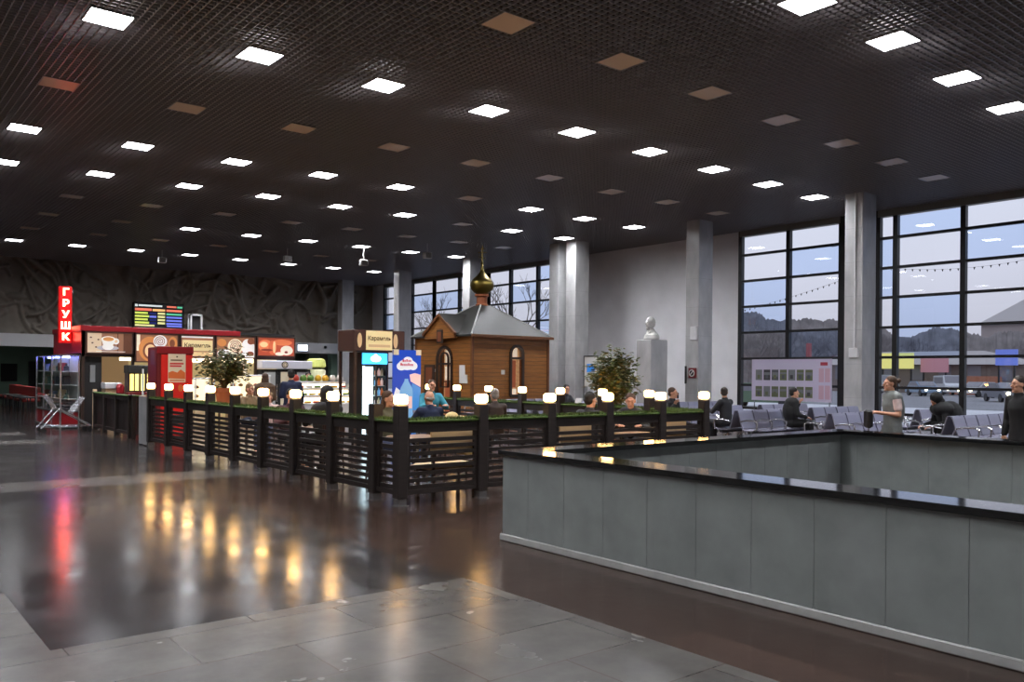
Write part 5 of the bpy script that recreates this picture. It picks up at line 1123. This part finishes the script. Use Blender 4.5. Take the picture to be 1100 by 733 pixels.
def seated(x, y, d, label, **k):
    person((x, y, 0), face(*d), label, 'sit', **k); a = face(*d)
    SEATED.append((x, y, a, label))
def cafe_seat(x, y, d, chair_label, label, **k):
    person((x, y, 0), face(*d), label, 'sit', **k); cafe_chair(x - d[0] * .02, y - d[1] * .02, face(*d), chair_label)
person((8.3, 19.72, 0), face(.5, .85), 'woman with long brown hair in a brown coat standing at the lit counter', 'stand', 'brown', 'charcoal', 'long', 'h_brown', coat=True, scale=.95, arms=('bent', 'bent'), bulk=.04)
person((8.86, 19.45, 0), face(.3, .95), 'person in a dark blue jacket standing at the lit counter beside the woman in brown', 'stand', 'navy', 'jeans', 'short', 'h_black', scale=1.0, arms=('bent', 'down'))
person((10.25, 21.45, 0), face(-.3, -.95), 'dark haired seller in green behind the white display counter', 'stand', 'green', 'charcoal', 'short', 'h_black', scale=.97, arms=('bent', 'bent'))
cafe_seat(7.75, 19.4, (.4, -.9), 'dark chair of the person in tan near the red machine', 'person in a tan jacket sitting behind the aisle fence, left of the plum top', top='tan', leg='jeans', hair='short', hcol='h_blond')
cafe_seat(7.35, 17.2, (-.7, -.7), 'dark chair of the small person in the pale pink top', 'small person in a pale pink top sitting behind the aisle fence by the plant stand', top='pale', leg='jeans', hair='short', hcol='h_blond', scale=.93)
cafe_seat(6.55, 14.5, (-.1, -1), 'dark chair of the man in plum, behind the aisle fence', 'dark haired man in a plum jacket facing the fence, hands on the table', top='plum', leg='charcoal', hair='short', hcol='h_black', lean=.25, nod=.15)
cafe_seat(6.62, 13.1, (.05, 1), 'dark chair of the hooded person', 'person in a black hooded coat seen from behind at a cafe table', top='black', leg='charcoal', hair='hood', coat=True, scale=1.06, bulk=.05)
cafe_seat(6.95, 11.75, (.1, -1), 'dark chair of the woman in olive beside the blue poster', 'woman with brown hair in an olive jacket sitting in front of the blue poster', top='olive', leg='jeans', hair='long', hcol='h_brown', turn=.4)
cafe_seat(8.24, 12.4, (.1, 1), 'dark chair of the bald man', 'bald man in a navy jacket seen from behind, right of the blue poster', top='navy', leg='charcoal', hair='balding', hcol='h_grey', scale=1.02)
cafe_seat(10.45, 13.4, (.2, 1), 'dark chair of the grey haired man', 'grey haired man in a dark brown jacket seen from behind in front of the chapel', top='darkbrown', leg='charcoal', hair='short', hcol='h_grey', scale=1.02)
cafe_seat(11.1, 10.35, (-.75, -.66), 'dark chair of the leaning man in black', 'man in a black jacket leaning forward on his table, under the potted tree', top='black', leg='charcoal', hair='short', hcol='h_brown', lean=.3, nod=.2, bulk=.03, scale=1.02)
cafe_seat(9.75, 10.05, (1, .1), 'dark chair of the person half hidden by the fourth front lamp', 'person in a charcoal jacket half hidden behind the fourth stairwell side lamp', top='charcoal', leg='charcoal', hair='short', hcol='h_black')
seated(10.45, 15.75, (-.2, -1), 'woman in a turquoise jacket sitting before the chapel door', top='turquoise', leg='jeans', hair='short', hcol='h_brown', turn=-.2, seat=.6)
seated(16.4, 17.9, (.2, -1), 'man in a black jacket reading a paper below the chapel corner columns', top='charcoal', leg='charcoal', hair='short', hcol='h_black', turn=-.5, lean=.15)
seated(15.5, 13.2, (.1, -1), 'woman in black holding a phone to her ear, left of the rightmost cafe lamp', top='black', leg='charcoal', hair='short', hcol='h_brown', arms=('lap', 'phone'), turn=.3)
seated(17.35, 12.98, (0, 1), 'person with dark hair looking right beyond the rightmost cafe lamp', top='charcoal', leg='charcoal', hair='short', hcol='h_dark', turn=-.9)
seated(18.6, 11.98, (.75, -.66), 'person in black sitting sideways on the metal benches before the photo banner', top='black', leg='black', hair='short', hcol='h_black', arms=('phone', 'lap'), scale=1.04, coat=True, bulk=.03)
seated(20.4, 8.78, (-.777, .63), 'person in a black coat hunched over asleep on the metal bench', top='black', leg='black', hair='hood', lean=.85, scale=1.12, bulk=.09, nod=.8, arms=('lap', 'lap'), coat=True)
lw = (-.777, .63)
person((13.73, 6.95, 0), face(*lw), 'woman in a grey vest and short sleeves standing behind the stairwell', 'walk', 'grey_vest', 'charcoal', 'bun', 'h_brown', sleeves='none', shirt='pale', bulk=.01, arms=('bent', 'bent'), scale=.98, coat=True, lean=.04)
person((13.68, 4.98, 0), face(-.9, .5), 'person in a long black coat standing at the right edge of the picture', 'stand', 'black', 'black', 'short', 'h_dark', coat=True, arms=('down', 'down'), scale=.99)
# seats for the people outside the cafe
def stool_bench(x, y, a, lab):
    bench_id = thing('metal_chair', lab, 'chair', (x, y, 0), 'single metal chairs', a + PI)
    if 1 not in BP: BP[1] = bench_parts(1)
    for nm, me in BP[1]:
        o = bpy.data.objects.new(nm, me); COL.objects.link(o); o.parent = bench_id
for (x, y, a, lab) in SEATED[:3]: stool_bench(x, y, a, 'single grey metal seat under the %s' % ' '.join(lab.split(',')[0].split()[:9]))
# things people hold or leave
cafe_table(6.6, 13.82, 'square cafe table between the man in plum and the hooded person')
cafe_table(8.3, 13.2, 'square cafe table in front of the bald man')
cafe_table(7.0, 10.9, 'square cafe table between the olive jacket and the near corner post')
cafe_table(10.55, 14.2, 'square cafe table in front of the grey haired man')
cafe_table(10.45, 9.95, 'square cafe table under the leaning man in black')
cafe_table(7.75, 18.55, 'square cafe table near the plant stand and the red machine')
cafe_table(9.3, 16.2, 'square cafe table in the middle of the cafe')
cafe_chair(7.3, 10.15, PI * .96, 'dark chair with the beige coat over its back, behind the near front fence panel')
t = thing('beige_coat', 'crumpled beige coat hung over a chair behind the near front fence panel', 'coat', (7.35, 10.36, .46))
c = MB(); c.ell((7.33, 10.3, .92), (.27, .1, .16)).ell((7.2, 10.28, 1.0), (.14, .09, .14)).ell((7.48, 10.3, .86), (.18, .1, .14)).ell((7.33, 10.22, .72), (.22, .08, .22)).ell((7.45, 10.2, .66), (.14, .07, .2)); me = remesh(c, .015, 2); me.materials.clear(); me.materials.append(MATS['cloth_beige']); me.transform(Matrix.Translation(-Vector(t.location))); o = bpy.data.objects.new('garment', me); COL.objects.link(o); o.parent = t
c = MB(); c.tube([(7.08, 10.26, .95), (7.05, 10.22, .75), (7.07, 10.22, .55)], [.06, .055, .045], 10); o = c.build('sleeve', ['cloth_beige'], t, True)
o = MB().rbox(-.012, -.1, 0, .012, .1, .28, .004).build('newspaper', ['paper'], at=(16.55, 17.5, .78)); o.rotation_euler = (0, .5, .3); tag(o, 'white paper held by the man in black below the corner columns', 'newspaper')
o = MB().rbox(-.012, -.035, -.07, .012, .035, .07, .006).build('mobile_phone', ['frame_dark'], at=(15.78, 13.22, 1.22)); tag(o, 'dark mobile phone at the ear of the woman in black', 'phone')
o = MB().rbox(-.05, -.1, 0, .05, .1, .3, .03).build('hand_bag', ['frame_dark'], at=(13.42, 7.2, .86)); o.rotation_euler = (0, 0, face(*lw) + PI / 2); tag(o, 'black bag carried in front of the woman in the grey vest', 'bag')
o = MB().lathe([(.035, 0), (.045, .09), (.04, .1)], (0, 0, 0), 14).build('paper_cup', ['yellow_glow' if False else 'bun_cream'], at=(8.42, 13.1, .746)); tag(o, 'cream paper cup on the table in front of the bald man', 'cup')
o = MB().lathe([(.03, 0), (.04, .09), (.036, .1)], (0, 0, 0), 14).build('paper_cup', ['poster_red'], at=(10.6, 14.1, .746)); tag(o, 'red paper cup on the table in front of the grey haired man', 'cup')

# ================================================================== OUTSIDE THE WINDOWS
struct('ground', MB().box(XW + .3, -260, -.2, 330, 330, -.1), ['asphalt'])
struct('pavement', MB().box(XW + .35, -40, -.1, 48, 80, -.02), ['snow'])
def bare_tree(h, seed, depth=5, spread=.55, r0=.16):
    random.seed(seed); m = MB()
    def grow(p, d, l, r, k):
        q = p + d * l; mid = p + d * l * .5 + Vector((random.uniform(-1, 1), random.uniform(-1, 1), 0)) * l * .05
        m.tube([p, mid, q], [r, r * .85, r * .68], 5 if k > 2 else 4)
        if k == 0: return
        for _ in range(random.choice([2, 3, 3]) if k > 1 else 3):
            a = Vector((random.gauss(0, 1), random.gauss(0, 1), random.uniform(-.2, .7))).normalized(); nd = (d + a * spread + Vector((0, 0, .12))).normalized(); grow(q if random.random() < .7 else p + d * l * random.uniform(.55, .95), nd, l * random.uniform(.62, .82), r * .6, k - 1)
    grow(Vector((0, 0, -.1)), Vector((random.uniform(-.05, .05), random.uniform(-.05, .05), 1)).normalized(), h * .3, r0, depth)
    return m
near = [bare_tree(9, s, 5, .6, .13).data('branches', ['bark_out']) for s in (1, 2)]
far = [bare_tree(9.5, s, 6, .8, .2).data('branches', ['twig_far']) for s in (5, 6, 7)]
for q, (x, y, s, lab) in enumerate(((37, 45, 1.05, 'pale bare tree seen through the window right of the chapel dome'), (36.5, 50, .95, 'pale bare tree behind the chapel roof, left of the dome'), (40, 57, 1.1, 'bare tree seen through the far window left of the dome'), (44, 66, 1.0, 'bare tree behind the farthest window panes'), (46, 46, 1.2, 'bare tree second behind the window right of the dome'))):
    o = bpy.data.objects.new('bare_tree', near[q % 2]); COL.objects.link(o); o.location = (x, y, 0); o.scale = (s,) * 3; o.rotation_euler = (0, 0, q * 1.7); tag(o, lab, 'tree', 'bare trees close to the building')
random.seed(31)
for q in range(26):
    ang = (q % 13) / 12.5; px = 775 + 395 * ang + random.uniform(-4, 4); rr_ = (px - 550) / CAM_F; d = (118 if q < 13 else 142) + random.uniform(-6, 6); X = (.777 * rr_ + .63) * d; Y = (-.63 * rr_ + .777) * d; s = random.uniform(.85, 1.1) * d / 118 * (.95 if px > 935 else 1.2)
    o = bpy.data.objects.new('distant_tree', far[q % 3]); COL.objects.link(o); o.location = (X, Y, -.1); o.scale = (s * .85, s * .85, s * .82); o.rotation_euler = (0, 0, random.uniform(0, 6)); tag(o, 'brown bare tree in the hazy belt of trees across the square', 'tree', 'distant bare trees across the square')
# the thicket behind them: uncountable scrub
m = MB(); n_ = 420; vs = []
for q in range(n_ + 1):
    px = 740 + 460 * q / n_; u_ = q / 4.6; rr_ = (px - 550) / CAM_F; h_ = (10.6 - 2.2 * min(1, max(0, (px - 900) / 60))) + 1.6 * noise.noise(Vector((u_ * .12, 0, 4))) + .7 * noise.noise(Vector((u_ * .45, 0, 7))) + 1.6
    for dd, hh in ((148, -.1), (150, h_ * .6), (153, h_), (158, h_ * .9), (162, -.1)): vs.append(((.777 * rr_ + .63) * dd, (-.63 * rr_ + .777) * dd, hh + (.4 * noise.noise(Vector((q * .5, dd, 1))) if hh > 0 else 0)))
m.add(vs, [(q * 5 + r_, q * 5 + r_ + 1, q * 5 + r_ + 6, q * 5 + r_ + 5) for q in range(n_) for r_ in range(4)]); mat('thicket', (126, 120, 120), .95, noise_amt=.3, nscale=.6)  # scrub tone is paled, so the haze sits in the colour
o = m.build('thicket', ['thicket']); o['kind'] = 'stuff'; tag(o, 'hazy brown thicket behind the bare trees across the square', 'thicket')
def building(name, lab, x0, x1, y0, y1, h, col, roofh, wins, seed):
    t = thing(name, lab, 'building', ((x0 + x1) / 2, (y0 + y1) / 2, -.1)); mat(name + '_wall', col, .9, noise_amt=.08, nscale=.2)
    MB().box(x0, y0, -.1, x1, y1, h).build('wall', [name + '_wall'], t)
    r = MB(); xm_ = (x0 + x1) / 2; e = .8
    r.add([(x0 - e, y0 - e, h), (x0 - e, y1 + e, h), (x1 + e, y1 + e, h), (x1 + e, y0 - e, h), (xm_, y0 + 5, h + roofh), (xm_, y1 - 5, h + roofh)], [(0, 3, 2, 1), (0, 1, 5, 4), (2, 3, 4, 5), (0, 4, 3), (1, 2, 5)]); r.build('roof', ['out_roof'], t)
    n = int((y1 - y0) / 3.2)
    for fl_ in range(wins):
        for q in range(n):
            yy = y0 + 1.2 + q * 3.2; z = 1.4 + fl_ * 3.1
            f = MB().box(x0 - .06, yy, z, x0, yy + 1.4, z + 1.7).build('window', ['out_glass'], t)
mat('out_roof', (172, 166, 166), .8); mat('out_glass', (128, 126, 134), .4)  # low contrast tones with the distance haze mixed in
building('brick_block', 'haze-paled brick block with a light roof seen through the panes at the far right', 192, 212, 16, 78, 13, (172, 160, 158), 6, 3, 1)  # wall colour lightened to paint in the haze
building('low_shop_block', 'long low grey building behind the parked cars', 99.5, 104, 36, 62, 3.2, (130, 118, 112), 1.6, 1, 2)
building('left_block', 'grey building behind the bare trees seen through the left tall window', 142, 152, 116, 160, 8, (128, 122, 124), 2, 2, 3)
def sign_out(name, lab, x, y0, y1, z0, z1, col, em, post=True, cat='sign'):
    t = thing(name, lab, cat, (x, (y0 + y1) / 2, -.1)); mat(name + '_face', col, .5, emit=em)
    MB().box(x - (2.5 if cat == 'kiosk' else 0), y0, z0, x + .3, y1, z1).build('face', [name + '_face'], t)
    if post: f = MB(); f.box(x + .1, y0 + .2, -.1, x + .25, y0 + .35, z0); f.box(x + .1, y1 - .35, -.1, x + .25, y1 - .2, z0); f.build('leg', ['frame_dark'], t)
    return t
sign_out('yellow_sign', 'glowing yellow shop sign through the tall right window', 96, 46.3, 50.2, 2.7, 4.5, (220, 212, 122), .6)
sign_out('pink_sign', 'pink shop fascia right of the yellow sign', 97, 42.9, 45.9, 2.3, 3.9, (190, 134, 144), .15)
sign_out('blue_sign', 'blue glowing sign at the far right beyond the window', 92, 34.0, 36.0, 3.0, 4.6, (112, 130, 214), .3)  # blue is softened to carry the haze
sign_out('orange_kiosk', 'orange low kiosk behind the parked cars', 98, 37.8, 42, -.1, 1.9, (170, 110, 84), .0, False, 'kiosk')
sign_out('red_pillar', 'slim red upright sign seen above the photo banner', 62, 38.3, 38.62, 2.4, 4.4, (168, 78, 76), .05, True)  # dulled red has the haze in its colour
def car(x, y, lab, col, rz=PI / 2, van=False, lights=True):
    nm = 'minibus' if van else 'car'; t = thing(nm, lab, nm, (x, y, -.1), 'vehicles parked on the square', rz); L_ = 2.6 if van else 2.15; key = 'paint%d_%d_%d' % col; mat(key, col, .3)
    def part(n2, mb, mt, sm=False):
        o = bpy.data.objects.new(n2, mb.data(n2, [mt], sm)); COL.objects.link(o); o.parent = t
    P = [(-L_, .35), (-L_, .8), (-L_ + .1, 2.0), (L_ - .9, 2.05), (L_ - .35, 1.25), (L_, 1.0), (L_, .35)] if van else [(-L_, .35), (-L_, .85), (-1.5, .95), (-.95, 1.42), (.45, 1.44), (1.15, .95), (2.05, .8), (L_, .55), (L_, .35)]
    m = MB(); m.prism([(px_, -.85, pz_) for px_, pz_ in P], (0, 1.7, 0)); part('body', m, key)
    g = MB()
    for sy in (-.862, .852):
        if van: g.box(-L_ + .4, sy, 1.2, L_ - 1.0, sy + .01, 1.85)
        else: g.prism([(-1.25, sy, .98), (-.88, sy, 1.36), (.4, sy, 1.37), (.95, sy, .98)], (0, .01, 0))
    if not van: g.prism([(.5, -.75, 1.42), (1.16, -.75, .97), (1.16, .75, .97), (.5, .75, 1.42)], (.03, 0, .02)); g.prism([(-.98, -.75, 1.4), (-1.5, -.75, .98), (-1.5, .75, .98), (-.98, .75, 1.4)], (-.03, 0, .02))
    else: g.prism([(L_ - .85, -.75, 1.98), (L_ - .38, -.75, 1.28), (L_ - .38, .75, 1.28), (L_ - .85, .75, 1.98)], (.03, 0, .02))
    part('window_glass', g, 'out_glass')
    for sx in (-1.35, 1.35):
        for sy in (-.78, .78): w = MB(); w.cone((sx, sy - .1, .32), (sx, sy + .1, .32), .32, None, 16); part('wheel', w, 'frame_dark')
    if lights:
        for sy in (-.6, .6): h = MB(); h.cone((L_ - .02, sy, .66), (L_ + .03, sy, .66), .13, None, 12); part('headlight', h, 'headlamp')
mat('headlamp', (255, 240, 200), .4, emit=14)
for x, y, lab, col, rz, van in ((88, 46, 'pale van parked at the left behind the woman in the vest', (150, 160, 156), -2.2, True), (84, 39.5, 'light blue car parked behind the woman in the vest', (128, 150, 176), -2.3, False), (91, 40.2, 'white minibus parked behind the light blue car', (206, 208, 214), -2.5, True), (86, 35, 'white car with headlights on, right of the window post', (200, 200, 204), 2.9, False), (84, 31.5, 'dark car parked at the far right', (48, 50, 60), 2.8, False), (70, 26.7, 'grey car parked nearest at the far right', (110, 112, 122), -2.4, False), (41, 28.2, 'green car seen below the photo banner', (96, 120, 96), -1.2, False)):
    car(x, y, lab, col, rz, van)
# street lamp and strings of pennants
t = thing('street_lamp', 'street lamp head reaching in front of the sky in the left tall window', 'street lamp', (46, 26.1, -.1))
MB().cone((46, 26.1, -.1), (46, 26.1, 9.2), .1, .06).build('pole', ['frame_dark'], t); MB().tube([(46, 26.1, 9.1), (46, 26.3, 9.3), (46, 26.6, 9.4)], .05, 6).build('arm', ['frame_dark'], t); MB().ell((46, 26.9, 9.42), (.16, .36, .09)).build('lamp_head', ['roof_grey'], t)
for nm_, p, q, sag, lab in ((0, (29.6, 22.2, 4.3), (29.6, 15.6, 5.7), .12, 'string of pennants hanging outside the left tall window'), (1, (29.6, 15.6, 5.7), (29.6, 8.4, 5.9), .42, 'string of pennants hanging outside the right tall window')):
    t = thing('pennant_string', lab, 'pennants', (p[0], (p[1] + q[1]) / 2, 5)); m = MB(); pts = []
    for i in range(29):
        u = i / 28; pts.append(Vector(p).lerp(Vector(q), u) - Vector((0, 0, sag * 4 * u * (1 - u))))
    m.tube(pts, .004, 4); m.build('cord', ['steel'], t)
    m = MB()
    for a_ in pts[1:-1]: m.prism([a_ + Vector((0, -.035, 0)), a_ + Vector((0, .035, 0)), a_ + Vector((0, 0, -.09))], (.004, 0, 0))
    m.build('pennant', ['roof_grey'], t)
    for a_ in (p, q): MB().cone((XW + .2, a_[1], a_[2]), (a_[0], a_[1], a_[2]), .015).build('hook', ['frame_dark'], t)
# ------------------------------------------------------------------ sky
w = bpy.data.worlds.new('dusk'); S.world = w; w.use_nodes = True; nt = w.node_tree; bg = nt.nodes['Background']; N = nt.nodes.new; L = nt.links.new
tc = N('ShaderNodeTexCoord'); sx = N('ShaderNodeSeparateXYZ'); L(tc.outputs['Generated'], sx.inputs[0]); rp = N('ShaderNodeValToRGB'); L(sx.outputs[2], rp.inputs[0])
e = rp.color_ramp.elements; e[0].position = 0.0; e[0].color = rgb(168, 166, 176); e[1].position = .35; e[1].color = rgb(196, 202, 216)
q = e.new(.12); q.color = rgb(190, 190, 202)
nz = N('ShaderNodeTexNoise'); nz.inputs['Scale'].default_value = 2.2; nz.inputs['Detail'].default_value = 5; L(tc.outputs['Generated'], nz.inputs['Vector'])
mr = N('ShaderNodeMapRange'); mr.inputs[3].default_value = .85; mr.inputs[4].default_value = 1.12; L(nz.outputs[0], mr.inputs[0])
mx = N('ShaderNodeMix'); mx.data_type = 'RGBA'; mx.blend_type = 'MULTIPLY'; mx.inputs[0].default_value = 1; L(rp.outputs[0], mx.inputs[6]); L(mr.outputs[0], mx.inputs[7]); L(mx.outputs[2], bg.inputs[0]); bg.inputs[1].default_value = 1.6
